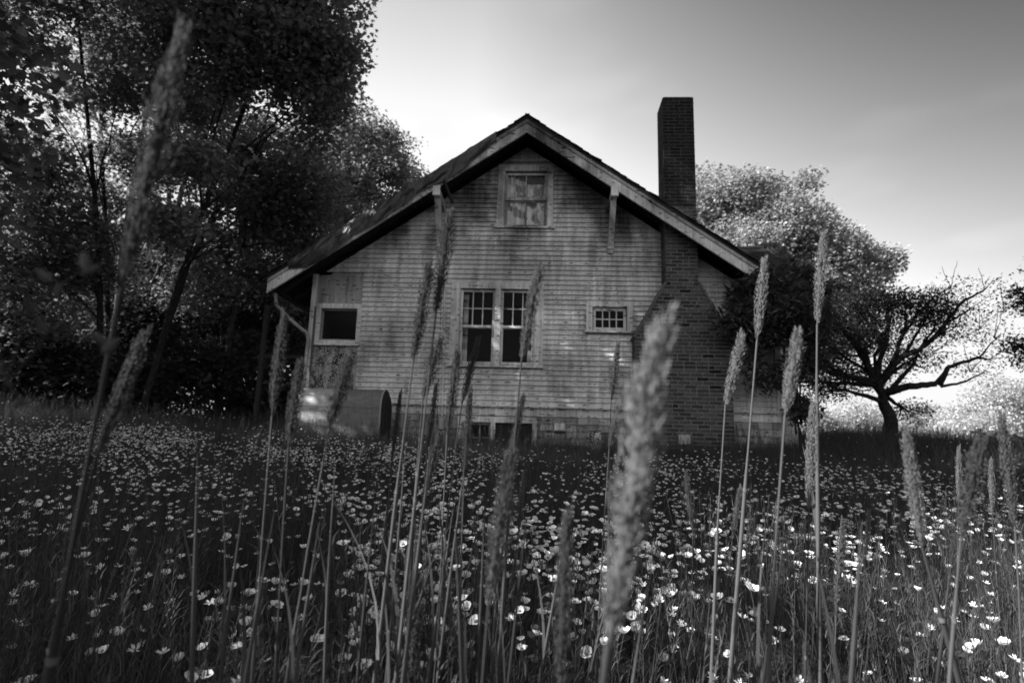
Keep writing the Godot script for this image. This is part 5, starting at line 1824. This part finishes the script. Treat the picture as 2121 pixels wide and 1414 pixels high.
	limb(apple, Vector3(10.491, 3.293, -14.120), Vector3(10.841, 3.758, -14.032), 0.010, 0.004, M.bark, "twig", 0.06)
	limb(apple, Vector3(10.491, 3.293, -14.120), Vector3(10.346, 3.920, -14.001), 0.010, 0.004, M.bark, "twig", 0.06)
	limb(apple, Vector3(10.491, 3.293, -14.120), Vector3(10.369, 3.543, -14.073), 0.010, 0.004, M.bark, "twig", 0.06)
	limb(apple, Vector3(10.491, 3.293, -14.120), Vector3(10.628, 3.301, -14.119), 0.010, 0.004, M.bark, "twig", 0.06)
	foliage(apple, "sparse_leaves", [[Vector3(10.742, 4.805, -14.239), 0.46, 0.70, 40], [Vector3(10.994, 5.231, -14.056), 0.46, 0.70, 40], [Vector3(10.484, 5.381, -14.435), 0.46, 0.70, 40], [Vector3(10.463, 4.109, -14.270), 0.46, 0.70, 40], [Vector3(11.143, 4.697, -13.751), 0.46, 0.70, 40], [Vector3(10.924, 3.577, -14.066), 0.46, 0.70, 40], [Vector3(10.244, 4.815, -14.339), 0.46, 0.70, 40], [Vector3(10.758, 4.297, -14.031), 0.46, 0.70, 40], [Vector3(10.261, 5.090, -14.490), 0.46, 0.70, 40], [Vector3(10.943, 4.046, -13.875), 0.46, 0.70, 40], [Vector3(10.029, 5.084, -14.491), 0.46, 0.70, 40], [Vector3(10.491, 3.293, -14.120), 0.46, 0.70, 40]], "oval", 5, 0.16, 0.065, M.dark_leaf, -0.3, 0.5)
	tree("maple_tree", "tree at the right edge of which only leafy branch tips show", "", [Vector3(14.750, 2.033, -15.073), Vector3(14.567, 4.303, -14.640), Vector3(14.174, 5.884, -14.339), Vector3(13.783, 7.351, -14.059)], 0.20, [[Vector3(11.759, 5.171, -13.966), 0.22, 0.60, 26], [Vector3(11.880, 4.845, -14.028), 0.25, 0.60, 26], [Vector3(11.819, 3.982, -14.294), 0.28, 0.70, 40], [Vector3(12.032, 3.656, -14.357), 0.30, 0.70, 36], [Vector3(13.384, 5.179, -14.473), 1.00, 0.80, 160], [Vector3(14.160, 6.338, -14.252), 1.60, 0.80, 260], [Vector3(13.887, 3.828, -14.731), 1.10, 0.70, 160]], M.bark, M.dark_leaf, "oval", 0.09, 12, -0.5, 0.2)
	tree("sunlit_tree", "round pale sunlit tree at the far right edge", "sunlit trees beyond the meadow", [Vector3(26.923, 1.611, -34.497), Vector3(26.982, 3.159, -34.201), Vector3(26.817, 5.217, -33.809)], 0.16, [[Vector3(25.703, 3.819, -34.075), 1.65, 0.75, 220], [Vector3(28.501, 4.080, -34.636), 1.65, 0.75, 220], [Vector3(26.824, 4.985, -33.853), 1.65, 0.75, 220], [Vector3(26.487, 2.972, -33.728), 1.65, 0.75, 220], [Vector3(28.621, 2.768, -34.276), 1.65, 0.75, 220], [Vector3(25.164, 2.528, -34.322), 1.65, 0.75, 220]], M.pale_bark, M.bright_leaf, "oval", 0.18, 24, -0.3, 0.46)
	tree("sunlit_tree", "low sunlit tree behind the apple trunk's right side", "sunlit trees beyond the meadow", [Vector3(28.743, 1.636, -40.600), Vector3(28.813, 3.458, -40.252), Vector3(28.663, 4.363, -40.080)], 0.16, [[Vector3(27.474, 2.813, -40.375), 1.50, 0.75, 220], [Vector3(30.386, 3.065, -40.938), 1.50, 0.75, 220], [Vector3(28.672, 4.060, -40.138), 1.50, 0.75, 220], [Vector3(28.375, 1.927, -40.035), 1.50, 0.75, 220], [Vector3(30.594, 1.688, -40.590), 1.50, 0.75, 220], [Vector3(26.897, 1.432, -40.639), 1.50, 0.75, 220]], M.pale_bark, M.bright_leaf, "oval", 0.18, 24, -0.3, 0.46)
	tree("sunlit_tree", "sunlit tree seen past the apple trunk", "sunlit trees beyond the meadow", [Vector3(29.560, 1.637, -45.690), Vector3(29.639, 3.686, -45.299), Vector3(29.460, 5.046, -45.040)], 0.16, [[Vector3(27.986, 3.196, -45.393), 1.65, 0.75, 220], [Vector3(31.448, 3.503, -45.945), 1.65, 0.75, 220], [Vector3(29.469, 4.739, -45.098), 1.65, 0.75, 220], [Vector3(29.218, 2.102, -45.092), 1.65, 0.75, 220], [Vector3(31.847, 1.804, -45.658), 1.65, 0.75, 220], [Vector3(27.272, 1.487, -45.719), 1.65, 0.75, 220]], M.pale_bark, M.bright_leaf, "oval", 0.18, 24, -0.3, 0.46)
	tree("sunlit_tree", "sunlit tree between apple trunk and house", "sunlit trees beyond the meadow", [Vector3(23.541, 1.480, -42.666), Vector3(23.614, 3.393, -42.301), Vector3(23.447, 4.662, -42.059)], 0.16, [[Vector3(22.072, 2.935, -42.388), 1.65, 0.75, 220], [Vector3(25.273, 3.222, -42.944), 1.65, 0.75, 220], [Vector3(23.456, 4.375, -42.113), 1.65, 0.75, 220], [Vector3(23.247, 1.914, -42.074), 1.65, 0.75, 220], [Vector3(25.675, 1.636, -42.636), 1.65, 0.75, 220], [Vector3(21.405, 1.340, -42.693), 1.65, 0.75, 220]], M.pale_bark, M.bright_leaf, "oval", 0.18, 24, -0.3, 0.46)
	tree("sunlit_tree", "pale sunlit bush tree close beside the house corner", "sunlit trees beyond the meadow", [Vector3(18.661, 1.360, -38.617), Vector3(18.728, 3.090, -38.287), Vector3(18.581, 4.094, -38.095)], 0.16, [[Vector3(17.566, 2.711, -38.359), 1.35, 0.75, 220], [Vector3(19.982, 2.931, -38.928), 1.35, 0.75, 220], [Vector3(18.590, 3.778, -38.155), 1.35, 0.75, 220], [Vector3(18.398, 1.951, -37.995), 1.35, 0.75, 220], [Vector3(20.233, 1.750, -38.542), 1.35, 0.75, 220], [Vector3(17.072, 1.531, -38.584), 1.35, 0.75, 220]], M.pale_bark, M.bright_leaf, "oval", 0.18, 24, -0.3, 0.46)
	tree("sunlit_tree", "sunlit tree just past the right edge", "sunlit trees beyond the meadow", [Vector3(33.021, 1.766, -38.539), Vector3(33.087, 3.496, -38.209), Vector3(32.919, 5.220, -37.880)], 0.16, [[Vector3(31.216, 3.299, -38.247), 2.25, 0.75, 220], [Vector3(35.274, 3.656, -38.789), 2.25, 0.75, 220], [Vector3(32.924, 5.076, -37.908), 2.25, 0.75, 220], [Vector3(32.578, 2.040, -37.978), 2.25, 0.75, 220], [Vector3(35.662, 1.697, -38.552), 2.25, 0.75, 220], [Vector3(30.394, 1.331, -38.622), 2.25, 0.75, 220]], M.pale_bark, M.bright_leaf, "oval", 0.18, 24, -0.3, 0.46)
	tree("sunlit_tree", "bright low tree behind the broken fence", "sunlit trees beyond the meadow", [Vector3(22.830, 1.513, -30.443), Vector3(22.882, 2.879, -30.182), Vector3(22.780, 3.217, -30.118)], 0.16, [[Vector3(22.205, 2.303, -30.292), 0.98, 0.75, 220], [Vector3(23.874, 2.439, -30.877), 0.98, 0.75, 220], [Vector3(22.789, 2.911, -30.176), 0.98, 0.75, 220], [Vector3(22.439, 1.862, -29.868), 0.98, 0.75, 220], [Vector3(23.726, 1.754, -30.397), 0.98, 0.75, 220], [Vector3(21.923, 1.630, -30.421), 0.98, 0.75, 220]], M.pale_bark, M.bright_leaf, "oval", 0.18, 24, -0.3, 0.46)
	tree("sunlit_tree", "bright low tree left of the broken fence", "sunlit trees beyond the meadow", [Vector3(20.748, 1.454, -30.454), Vector3(20.800, 2.820, -30.194), Vector3(20.711, 2.704, -30.216)], 0.16, [[Vector3(20.181, 1.825, -30.384), 0.90, 0.75, 220], [Vector3(21.715, 1.943, -30.972), 0.90, 0.75, 220], [Vector3(20.720, 2.386, -30.277), 0.90, 0.75, 220], [Vector3(20.403, 1.424, -29.951), 0.90, 0.75, 220], [Vector3(21.585, 1.319, -30.480), 0.90, 0.75, 220], [Vector3(19.921, 1.203, -30.502), 0.90, 0.75, 220]], M.pale_bark, M.bright_leaf, "oval", 0.18, 24, -0.3, 0.46)
	shrub("undergrowth_shrub", "dark undergrowth bush at the wood's edge, far left edge", "undergrowth bushes along the wood", Vector3(-10.313, 1.579, -12.310), 1.50, 1.50, 300, M.dark_leaf, "oval", 0.100)
	shrub("undergrowth_shrub", "dark undergrowth bush at the wood's edge, second from the left edge", "undergrowth bushes along the wood", Vector3(-9.679, 1.626, -12.708), 2.55, 1.50, 300, M.dark_leaf, "maple", 0.120)
	shrub("undergrowth_shrub", "dark undergrowth bush at the wood's edge, below the straight maple", "undergrowth bushes along the wood", Vector3(-8.984, 1.674, -13.106), 2.20, 1.50, 300, M.dark_leaf, "oval", 0.100)
	shrub("undergrowth_shrub", "dark undergrowth bush at the wood's edge, below the blurred tall stalk", "undergrowth bushes along the wood", Vector3(-8.206, 1.710, -13.303), 1.85, 1.50, 300, M.dark_leaf, "maple", 0.120)
	shrub("undergrowth_shrub", "dark undergrowth bush at the wood's edge, below the leaning maples", "undergrowth bushes along the wood", Vector3(-7.503, 1.744, -13.500), 1.50, 1.50, 300, M.dark_leaf, "oval", 0.100)
	shrub("undergrowth_shrub", "dark undergrowth bush at the wood's edge, right of the leaning maples", "undergrowth bushes along the wood", Vector3(-6.876, 1.791, -13.898), 2.55, 1.50, 300, M.dark_leaf, "maple", 0.120)
	shrub("undergrowth_shrub", "dark undergrowth bush at the wood's edge, below the pale lower trunk", "undergrowth bushes along the wood", Vector3(-6.309, 1.835, -14.297), 2.20, 1.50, 300, M.dark_leaf, "oval", 0.100)
	shrub("undergrowth_shrub", "dark undergrowth bush at the wood's edge, left of the railing", "undergrowth bushes along the wood", Vector3(-5.811, 1.878, -14.696), 1.85, 1.50, 300, M.dark_leaf, "maple", 0.120)
	shrub("undergrowth_shrub", "dark undergrowth bush at the wood's edge, behind the fuel tank's left end", "undergrowth bushes along the wood", Vector3(-5.276, 1.921, -15.095), 1.50, 1.50, 300, M.dark_leaf, "oval", 0.100)


func build_stalks() -> void:
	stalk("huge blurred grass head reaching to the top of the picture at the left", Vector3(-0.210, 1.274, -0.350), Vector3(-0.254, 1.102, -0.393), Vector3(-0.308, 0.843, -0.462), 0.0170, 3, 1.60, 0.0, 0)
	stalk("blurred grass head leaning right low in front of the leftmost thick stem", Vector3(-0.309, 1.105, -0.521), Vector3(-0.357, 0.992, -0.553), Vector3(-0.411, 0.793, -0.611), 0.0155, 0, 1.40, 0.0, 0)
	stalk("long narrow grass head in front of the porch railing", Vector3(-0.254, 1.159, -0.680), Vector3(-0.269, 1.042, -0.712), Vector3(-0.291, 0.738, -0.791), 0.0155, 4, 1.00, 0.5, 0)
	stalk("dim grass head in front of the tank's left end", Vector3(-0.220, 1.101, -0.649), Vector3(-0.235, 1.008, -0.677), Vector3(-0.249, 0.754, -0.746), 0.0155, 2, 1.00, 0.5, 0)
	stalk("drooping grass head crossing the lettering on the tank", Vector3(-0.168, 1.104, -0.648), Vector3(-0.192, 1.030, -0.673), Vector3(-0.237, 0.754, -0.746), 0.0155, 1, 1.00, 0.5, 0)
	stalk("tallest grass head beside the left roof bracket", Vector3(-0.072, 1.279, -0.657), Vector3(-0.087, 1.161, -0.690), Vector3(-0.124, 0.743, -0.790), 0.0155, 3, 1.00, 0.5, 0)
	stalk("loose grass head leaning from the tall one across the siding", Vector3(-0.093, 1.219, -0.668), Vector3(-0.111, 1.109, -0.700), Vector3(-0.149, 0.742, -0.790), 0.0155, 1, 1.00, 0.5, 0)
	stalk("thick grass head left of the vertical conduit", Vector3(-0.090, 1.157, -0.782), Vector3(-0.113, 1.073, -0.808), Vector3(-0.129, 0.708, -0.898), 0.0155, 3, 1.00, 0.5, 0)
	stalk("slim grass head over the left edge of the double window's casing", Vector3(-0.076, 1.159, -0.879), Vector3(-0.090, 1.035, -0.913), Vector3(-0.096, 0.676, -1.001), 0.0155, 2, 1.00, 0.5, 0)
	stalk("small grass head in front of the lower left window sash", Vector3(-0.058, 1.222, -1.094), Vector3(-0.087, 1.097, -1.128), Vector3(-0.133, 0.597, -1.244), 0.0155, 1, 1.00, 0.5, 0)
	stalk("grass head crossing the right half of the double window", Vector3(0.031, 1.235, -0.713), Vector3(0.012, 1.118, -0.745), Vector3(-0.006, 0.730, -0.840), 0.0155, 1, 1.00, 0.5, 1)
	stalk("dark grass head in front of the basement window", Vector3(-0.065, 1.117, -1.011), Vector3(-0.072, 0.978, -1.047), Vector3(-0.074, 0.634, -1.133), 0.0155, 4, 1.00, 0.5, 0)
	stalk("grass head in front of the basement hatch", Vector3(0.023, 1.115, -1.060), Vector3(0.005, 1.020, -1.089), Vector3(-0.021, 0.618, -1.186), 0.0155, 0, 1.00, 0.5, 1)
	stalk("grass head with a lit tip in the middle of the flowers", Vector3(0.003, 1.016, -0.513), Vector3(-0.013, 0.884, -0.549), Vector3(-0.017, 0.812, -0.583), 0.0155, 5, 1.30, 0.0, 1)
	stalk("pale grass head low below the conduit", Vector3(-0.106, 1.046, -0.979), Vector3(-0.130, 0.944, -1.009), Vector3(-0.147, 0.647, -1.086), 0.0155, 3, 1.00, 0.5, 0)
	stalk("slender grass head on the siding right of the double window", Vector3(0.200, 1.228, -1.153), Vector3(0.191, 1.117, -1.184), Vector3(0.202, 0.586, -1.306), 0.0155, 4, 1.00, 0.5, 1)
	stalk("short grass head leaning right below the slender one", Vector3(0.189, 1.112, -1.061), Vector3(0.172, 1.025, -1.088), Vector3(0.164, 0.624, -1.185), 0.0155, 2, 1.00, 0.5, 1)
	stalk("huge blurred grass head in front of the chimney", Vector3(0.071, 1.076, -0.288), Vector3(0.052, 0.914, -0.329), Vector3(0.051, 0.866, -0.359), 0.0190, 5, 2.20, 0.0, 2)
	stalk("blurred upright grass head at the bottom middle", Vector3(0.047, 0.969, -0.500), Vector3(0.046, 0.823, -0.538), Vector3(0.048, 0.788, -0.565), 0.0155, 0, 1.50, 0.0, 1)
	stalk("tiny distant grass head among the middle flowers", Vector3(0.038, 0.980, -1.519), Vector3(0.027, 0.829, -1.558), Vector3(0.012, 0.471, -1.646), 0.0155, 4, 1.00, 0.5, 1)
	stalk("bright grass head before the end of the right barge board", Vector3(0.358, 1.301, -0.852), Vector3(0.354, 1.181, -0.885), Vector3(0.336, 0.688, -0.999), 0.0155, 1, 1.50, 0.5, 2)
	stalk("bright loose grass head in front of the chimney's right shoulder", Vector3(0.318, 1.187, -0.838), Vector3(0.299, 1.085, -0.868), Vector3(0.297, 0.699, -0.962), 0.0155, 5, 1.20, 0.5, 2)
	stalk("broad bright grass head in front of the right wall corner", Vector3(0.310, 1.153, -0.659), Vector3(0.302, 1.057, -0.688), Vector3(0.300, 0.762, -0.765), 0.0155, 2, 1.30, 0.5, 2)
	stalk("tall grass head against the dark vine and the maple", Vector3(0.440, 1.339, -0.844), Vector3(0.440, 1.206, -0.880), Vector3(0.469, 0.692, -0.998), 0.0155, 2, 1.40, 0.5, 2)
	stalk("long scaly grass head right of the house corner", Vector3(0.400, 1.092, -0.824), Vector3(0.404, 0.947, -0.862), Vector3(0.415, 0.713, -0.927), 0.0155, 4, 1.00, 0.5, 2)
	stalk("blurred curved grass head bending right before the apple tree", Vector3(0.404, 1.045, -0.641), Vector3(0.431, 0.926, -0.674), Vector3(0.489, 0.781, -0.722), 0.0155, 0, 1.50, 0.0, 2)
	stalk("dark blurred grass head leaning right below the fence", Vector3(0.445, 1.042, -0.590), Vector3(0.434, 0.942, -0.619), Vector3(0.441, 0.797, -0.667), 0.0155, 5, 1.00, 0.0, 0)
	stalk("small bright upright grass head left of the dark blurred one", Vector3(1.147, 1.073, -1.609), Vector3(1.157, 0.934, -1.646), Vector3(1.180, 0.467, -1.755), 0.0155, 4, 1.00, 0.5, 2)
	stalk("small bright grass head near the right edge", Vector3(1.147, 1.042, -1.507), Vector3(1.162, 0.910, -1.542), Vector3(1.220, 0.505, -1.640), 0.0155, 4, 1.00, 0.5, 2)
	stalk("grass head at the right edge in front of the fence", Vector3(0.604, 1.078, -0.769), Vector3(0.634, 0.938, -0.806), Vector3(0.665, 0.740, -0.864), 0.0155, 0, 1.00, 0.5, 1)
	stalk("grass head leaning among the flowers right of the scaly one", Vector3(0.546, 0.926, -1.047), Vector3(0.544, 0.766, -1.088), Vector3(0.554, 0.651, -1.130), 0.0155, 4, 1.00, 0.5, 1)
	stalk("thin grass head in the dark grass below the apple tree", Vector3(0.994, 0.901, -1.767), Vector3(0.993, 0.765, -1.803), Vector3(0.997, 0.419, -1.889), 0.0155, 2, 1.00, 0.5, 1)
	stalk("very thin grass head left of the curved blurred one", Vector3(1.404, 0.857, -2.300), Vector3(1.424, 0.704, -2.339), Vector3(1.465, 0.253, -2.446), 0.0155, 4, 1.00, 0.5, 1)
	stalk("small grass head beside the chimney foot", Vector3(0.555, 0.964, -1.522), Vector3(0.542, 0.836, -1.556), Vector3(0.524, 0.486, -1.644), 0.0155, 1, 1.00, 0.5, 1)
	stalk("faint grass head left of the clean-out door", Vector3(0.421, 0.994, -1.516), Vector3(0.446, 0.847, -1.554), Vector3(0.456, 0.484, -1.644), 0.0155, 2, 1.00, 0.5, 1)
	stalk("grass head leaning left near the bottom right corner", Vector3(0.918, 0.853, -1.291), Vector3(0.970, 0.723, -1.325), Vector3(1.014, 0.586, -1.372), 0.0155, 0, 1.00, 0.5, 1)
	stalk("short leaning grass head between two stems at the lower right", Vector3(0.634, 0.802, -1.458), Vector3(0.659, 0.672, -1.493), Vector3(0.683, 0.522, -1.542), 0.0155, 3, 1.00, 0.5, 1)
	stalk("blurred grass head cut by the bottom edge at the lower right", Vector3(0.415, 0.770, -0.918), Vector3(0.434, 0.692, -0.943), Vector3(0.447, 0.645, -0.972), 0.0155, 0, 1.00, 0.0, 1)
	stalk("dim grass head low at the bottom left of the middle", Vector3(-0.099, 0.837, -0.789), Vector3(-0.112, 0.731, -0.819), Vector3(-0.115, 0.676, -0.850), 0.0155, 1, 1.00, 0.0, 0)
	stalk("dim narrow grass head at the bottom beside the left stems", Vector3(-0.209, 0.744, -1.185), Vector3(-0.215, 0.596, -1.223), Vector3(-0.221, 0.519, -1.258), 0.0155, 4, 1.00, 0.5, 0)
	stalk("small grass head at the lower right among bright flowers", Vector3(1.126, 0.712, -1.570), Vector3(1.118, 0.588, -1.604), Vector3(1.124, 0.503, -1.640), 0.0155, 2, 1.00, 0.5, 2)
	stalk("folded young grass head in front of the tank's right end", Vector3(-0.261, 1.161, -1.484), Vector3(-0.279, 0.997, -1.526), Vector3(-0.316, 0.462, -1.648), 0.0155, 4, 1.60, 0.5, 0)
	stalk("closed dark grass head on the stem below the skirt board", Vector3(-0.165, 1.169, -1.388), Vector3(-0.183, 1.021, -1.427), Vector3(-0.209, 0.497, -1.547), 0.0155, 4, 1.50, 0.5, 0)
	young_stalk("stout leafy grass stalk without a head, left of the railing stalk", Vector3(-0.232, 0.944, -0.646), Vector3(-0.253, 0.768, -0.700), 1.02)
	young_stalk("short stout leafy grass stalk without a head, before the tank's left half", Vector3(-0.194, 0.932, -0.672), Vector3(-0.221, 0.761, -0.725), 1.03)
	young_stalk("folded leafy grass stalk without a head, before the tank's right end", Vector3(-0.215, 0.994, -0.792), Vector3(-0.209, 0.716, -0.866), 0.97)
	young_stalk("dusky leafy grass stalk without a head, under the left bracket", Vector3(-0.134, 1.020, -0.824), Vector3(-0.161, 0.705, -0.905), 0.90)
	young_stalk("tall slim leafy grass stalk without a head, beside the conduit", Vector3(-0.081, 1.020, -0.663), Vector3(-0.109, 0.762, -0.732), 1.13)
	young_stalk("dusky leafy grass stalk without a head, beside the conduit", Vector3(-0.139, 0.933, -0.973), Vector3(-0.132, 0.660, -1.046), 0.95)
	young_stalk("pale leafy grass stalk without a head, under the double window's left edge", Vector3(-0.052, 1.015, -0.785), Vector3(-0.083, 0.721, -0.861), 0.97)
	young_stalk("straight leafy grass stalk without a head, under the double window's left edge", Vector3(-0.051, 0.936, -0.643), Vector3(-0.049, 0.776, -0.694), 1.22)
	young_stalk("leaning leafy grass stalk without a head, under the double window", Vector3(-0.027, 0.958, -0.776), Vector3(-0.033, 0.729, -0.840), 1.02)
	young_stalk("double bladed leafy grass stalk without a head, right of the double window", Vector3(0.020, 0.947, -0.656), Vector3(-0.003, 0.772, -0.709), 0.91)
	young_stalk("leaning leafy grass stalk without a head, right of the double window", Vector3(0.086, 0.906, -0.935), Vector3(0.050, 0.680, -0.999), 1.20)
	young_stalk("short stout leafy grass stalk without a head, left of the chimney stalk", Vector3(0.154, 0.845, -0.935), Vector3(0.137, 0.687, -0.986), 1.13)
	young_stalk("stout leafy grass stalk without a head, left of the chimney stalk", Vector3(0.142, 0.918, -0.632), Vector3(0.125, 0.786, -0.677), 0.89)
	young_stalk("dusky leafy grass stalk without a head, before the chimney foot", Vector3(0.318, 0.821, -1.017), Vector3(0.311, 0.665, -1.067), 0.96)
	young_stalk("tall slim leafy grass stalk without a head, before the right wall", Vector3(0.335, 0.912, -0.784), Vector3(0.310, 0.739, -0.837), 0.97)
	young_stalk("straight leafy grass stalk without a head, at the lower right", Vector3(0.319, 0.957, -0.580), Vector3(0.314, 0.806, -0.630), 1.25)
	young_stalk("pale leafy grass stalk without a head, near the right edge", Vector3(0.552, 0.905, -0.805), Vector3(0.550, 0.739, -0.857), 1.14)
	young_stalk("slim leafy grass stalk without a head, in the bottom left dark grass", Vector3(-0.274, 0.950, -0.671), Vector3(-0.295, 0.758, -0.728), 1.08)
	young_stalk("pale leafy grass stalk without a head, in the bottom left dark grass", Vector3(-0.314, 0.998, -0.643), Vector3(-0.327, 0.764, -0.708), 1.22)
	young_stalk("leaning leafy grass stalk without a head, under the left bracket", Vector3(-0.149, 0.951, -0.728), Vector3(-0.157, 0.742, -0.788), 0.85)
	young_stalk("leaning leafy grass stalk without a head, beside the conduit", Vector3(-0.083, 0.939, -0.602), Vector3(-0.104, 0.788, -0.651), 0.97)
	young_stalk("double bladed leafy grass stalk without a head, under the double window's left edge", Vector3(-0.074, 0.932, -0.886), Vector3(-0.108, 0.691, -0.952), 1.23)
	young_stalk("double bladed leafy grass stalk without a head, beside the conduit", Vector3(-0.080, 0.901, -0.765), Vector3(-0.113, 0.734, -0.817), 1.07)


func build_small_things() -> void:
	var vine := thing("climbing_vine", "dark climbing vine smothering the right eave and house corner", "vine", Vector3(5.000, 1.200, -10.600))
	foliage(vine, "foliage", [[Vector3(4.178, 4.045, -10.210), 0.34, 0.50, 170], [Vector3(4.635, 3.817, -10.254), 0.45, 0.60, 250], [Vector3(5.055, 3.692, -10.380), 0.30, 0.70, 120], [Vector3(4.105, 3.705, -10.377), 0.36, 0.70, 180], [Vector3(4.517, 3.549, -10.203), 0.48, 0.55, 270], [Vector3(4.976, 3.344, -10.344), 0.40, 0.80, 190], [Vector3(3.829, 3.392, -10.335), 0.25, 0.70, 90], [Vector3(4.285, 3.184, -10.273), 0.22, 0.60, 70], [Vector3(4.916, 2.795, -10.550), 0.22, 1.00, 90], [Vector3(5.092, 2.079, -10.789), 0.18, 1.10, 70], [Vector3(4.884, 4.300, -10.569), 0.25, 0.40, 60], [Vector3(3.970, 3.930, -10.436), 0.20, 0.70, 60], [Vector3(5.301, 4.050, -10.413), 0.14, 0.60, 22], [Vector3(4.013, 2.779, -10.350), 0.12, 1.30, 24], [Vector3(4.484, 2.473, -10.408), 0.10, 1.50, 22], [Vector3(3.611, 3.651, -10.387), 0.10, 0.80, 14], [Vector3(5.200, 2.966, -10.518), 0.16, 1.00, 26], [Vector3(5.074, 4.302, -10.467), 0.12, 0.50, 14], [Vector3(4.185, 2.425, -10.417), 0.07, 1.50, 10]], "narrow", 16, 0.17, 0.15, M.vine_leaf, -0.12, 0.5)
	limb(vine, Vector3(4.910, 1.578, -10.783), Vector3(4.721, 3.658, -10.284), 0.018, 0.006, M.bark, "vine_stem", 0.1)
	limb(vine, Vector3(4.721, 3.658, -10.284), Vector3(4.096, 3.989, -10.323), 0.018, 0.006, M.bark, "vine_stem", 0.1)
	limb(vine, Vector3(4.721, 3.658, -10.284), Vector3(4.537, 4.541, -10.523), 0.018, 0.006, M.bark, "vine_stem", 0.1)
	limb(vine, Vector3(4.988, 1.743, -10.751), Vector3(4.971, 3.505, -10.313), 0.018, 0.006, M.bark, "vine_stem", 0.1)
	limb(vine, Vector3(4.096, 3.989, -10.323), Vector3(3.918, 3.153, -10.380), 0.018, 0.006, M.bark, "vine_stem", 0.1)
	limb(vine, Vector3(4.353, 3.624, -10.189), Vector3(4.383, 2.590, -10.386), 0.018, 0.006, M.bark, "vine_stem", 0.1)
	limb(vine, Vector3(4.596, 3.631, -10.187), Vector3(4.583, 2.675, -10.370), 0.018, 0.006, M.bark, "vine_stem", 0.1)
	limb(vine, Vector3(4.110, 3.617, -10.190), Vector3(4.116, 2.861, -10.334), 0.018, 0.006, M.bark, "vine_stem", 0.1)
	wire("thin overhead wire running left from the upper insulator into the wood", on_house(Vector3(-1.74, 5.97, 0.78)), Vector3(-13.076, 10.674, -20.551), 0.10)
	wire("thin overhead wire running left from the clamp on the lower rake", on_house(Vector3(-2.28, 5.70, 0.79)), Vector3(-9.852, 8.806, -18.872), 0.08)
	wire("lower slack wire through the leaves left of the roof", on_house(Vector3(-2.34, 5.62, 0.79)), Vector3(-6.809, 6.825, -14.159), 0.10)
	var at := Vector3(1.421, 0.000, -10.464)
	at.y = ground(at.x, at.z)
	var stub := thing("post_stub", "short pale weathered post stub in the grass before the house", "post", at, HOUSE_TURN)
	var mb := MB.new()
	mb.slab([Vector3(-0.085, -0.1, 0.07), Vector3(-0.09, 0.60, 0.07), Vector3(0.09, 0.59, 0.07), Vector3(0.085, -0.1, 0.07)], Vector3(0, 0, -0.14))
	part("post", mb, M.peeling, stub)
	mb = MB.new()
	mb.box(Vector3(-0.10, 0.602, -0.08), Vector3(0.10, 0.62, 0.08))
	part("cap", mb, M.cement, stub)
	var fence := thing("broken_fence", "old fence with a sagging rail beyond the meadow at the right edge", "fence", Vector3(14.020, 2.278, -19.099))
	for s in [[Vector3(14.020, 2.278, -19.099), Vector3(14.433, 2.217, -19.110), Vector3(15.028, 1.917, -19.168), Vector3(15.623, 1.646, -19.219)], [Vector3(15.283, 2.213, -19.111), Vector3(16.202, 1.878, -19.175)]]:
		var path := []
		var radii := []
		for p in s:
			path.append(p - fence.position)
			radii.append(0.03)
		var rail := MB.new()
		rail.tube(path, radii, 6)
		part("rail", rail, M.dark_wood, fence)
	for p in [Vector3(15.554, 2.004, -19.151), Vector3(14.286, 2.228, -19.108)]:
		var post := MB.new()
		post.tube([Vector3(p.x, ground(p.x, p.z) - 0.3, p.z) - fence.position, p + Vector3(0, 0.15, 0) - fence.position], [0.05, 0.045], 7)
		part("post", post, M.dark_wood, fence)
	var weed := thing("weed_sprig", "blurred weed sprig with small buds very close at the left edge", "weed", Vector3(-0.281, ground(-0.281, -0.365), -0.365))
	var stems := [[weed.position, Vector3(-0.281, 0.980, -0.350), Vector3(-0.275, 1.032, -0.340), Vector3(-0.271, 1.076, -0.342)], [Vector3(-0.275, 1.032, -0.340), Vector3(-0.259, 1.063, -0.344), Vector3(-0.229, 1.059, -0.355)], [Vector3(-0.271, 1.076, -0.342), Vector3(-0.257, 1.087, -0.340), Vector3(-0.242, 1.105, -0.346)], [Vector3(-0.278, 1.042, -0.338), Vector3(-0.264, 1.031, -0.330), Vector3(-0.257, 1.022, -0.332)]]
	for s in stems:
		var path := []
		var radii := []
		for p in s:
			path.append(p - weed.position)
			radii.append(0.0006)
		var st := MB.new()
		st.tube(path, radii, 5)
		part("stem", st, M.weed, weed)
	for p in [Vector3(-0.259, 1.093, -0.333), Vector3(-0.233, 1.097, -0.333), Vector3(-0.267, 1.076, -0.337), Vector3(-0.260, 1.066, -0.339), Vector3(-0.234, 1.061, -0.340), Vector3(-0.228, 1.060, -0.340), Vector3(-0.221, 1.056, -0.340), Vector3(-0.280, 1.043, -0.343), Vector3(-0.271, 1.024, -0.347), Vector3(-0.243, 1.075, -0.337), Vector3(-0.251, 1.086, -0.335), Vector3(-0.237, 1.102, -0.332)]:
		var bud := MB.new()
		var q: Vector3 = p - weed.position
		var wide := rng.randf_range(0.0022, 0.0045)
		var up := Vector3(rng.randf_range(-1.5, 1.5), 1, rng.randf_range(-1, 1)).normalized() * wide * 1.5
		bud.tube([q - up, q - up * 0.5, q + up * 0.4, q + up], [wide * 0.2, wide * 0.75, wide * 0.6, wide * 0.1], 8)
		part("bud", bud, M.dim_stem, weed)
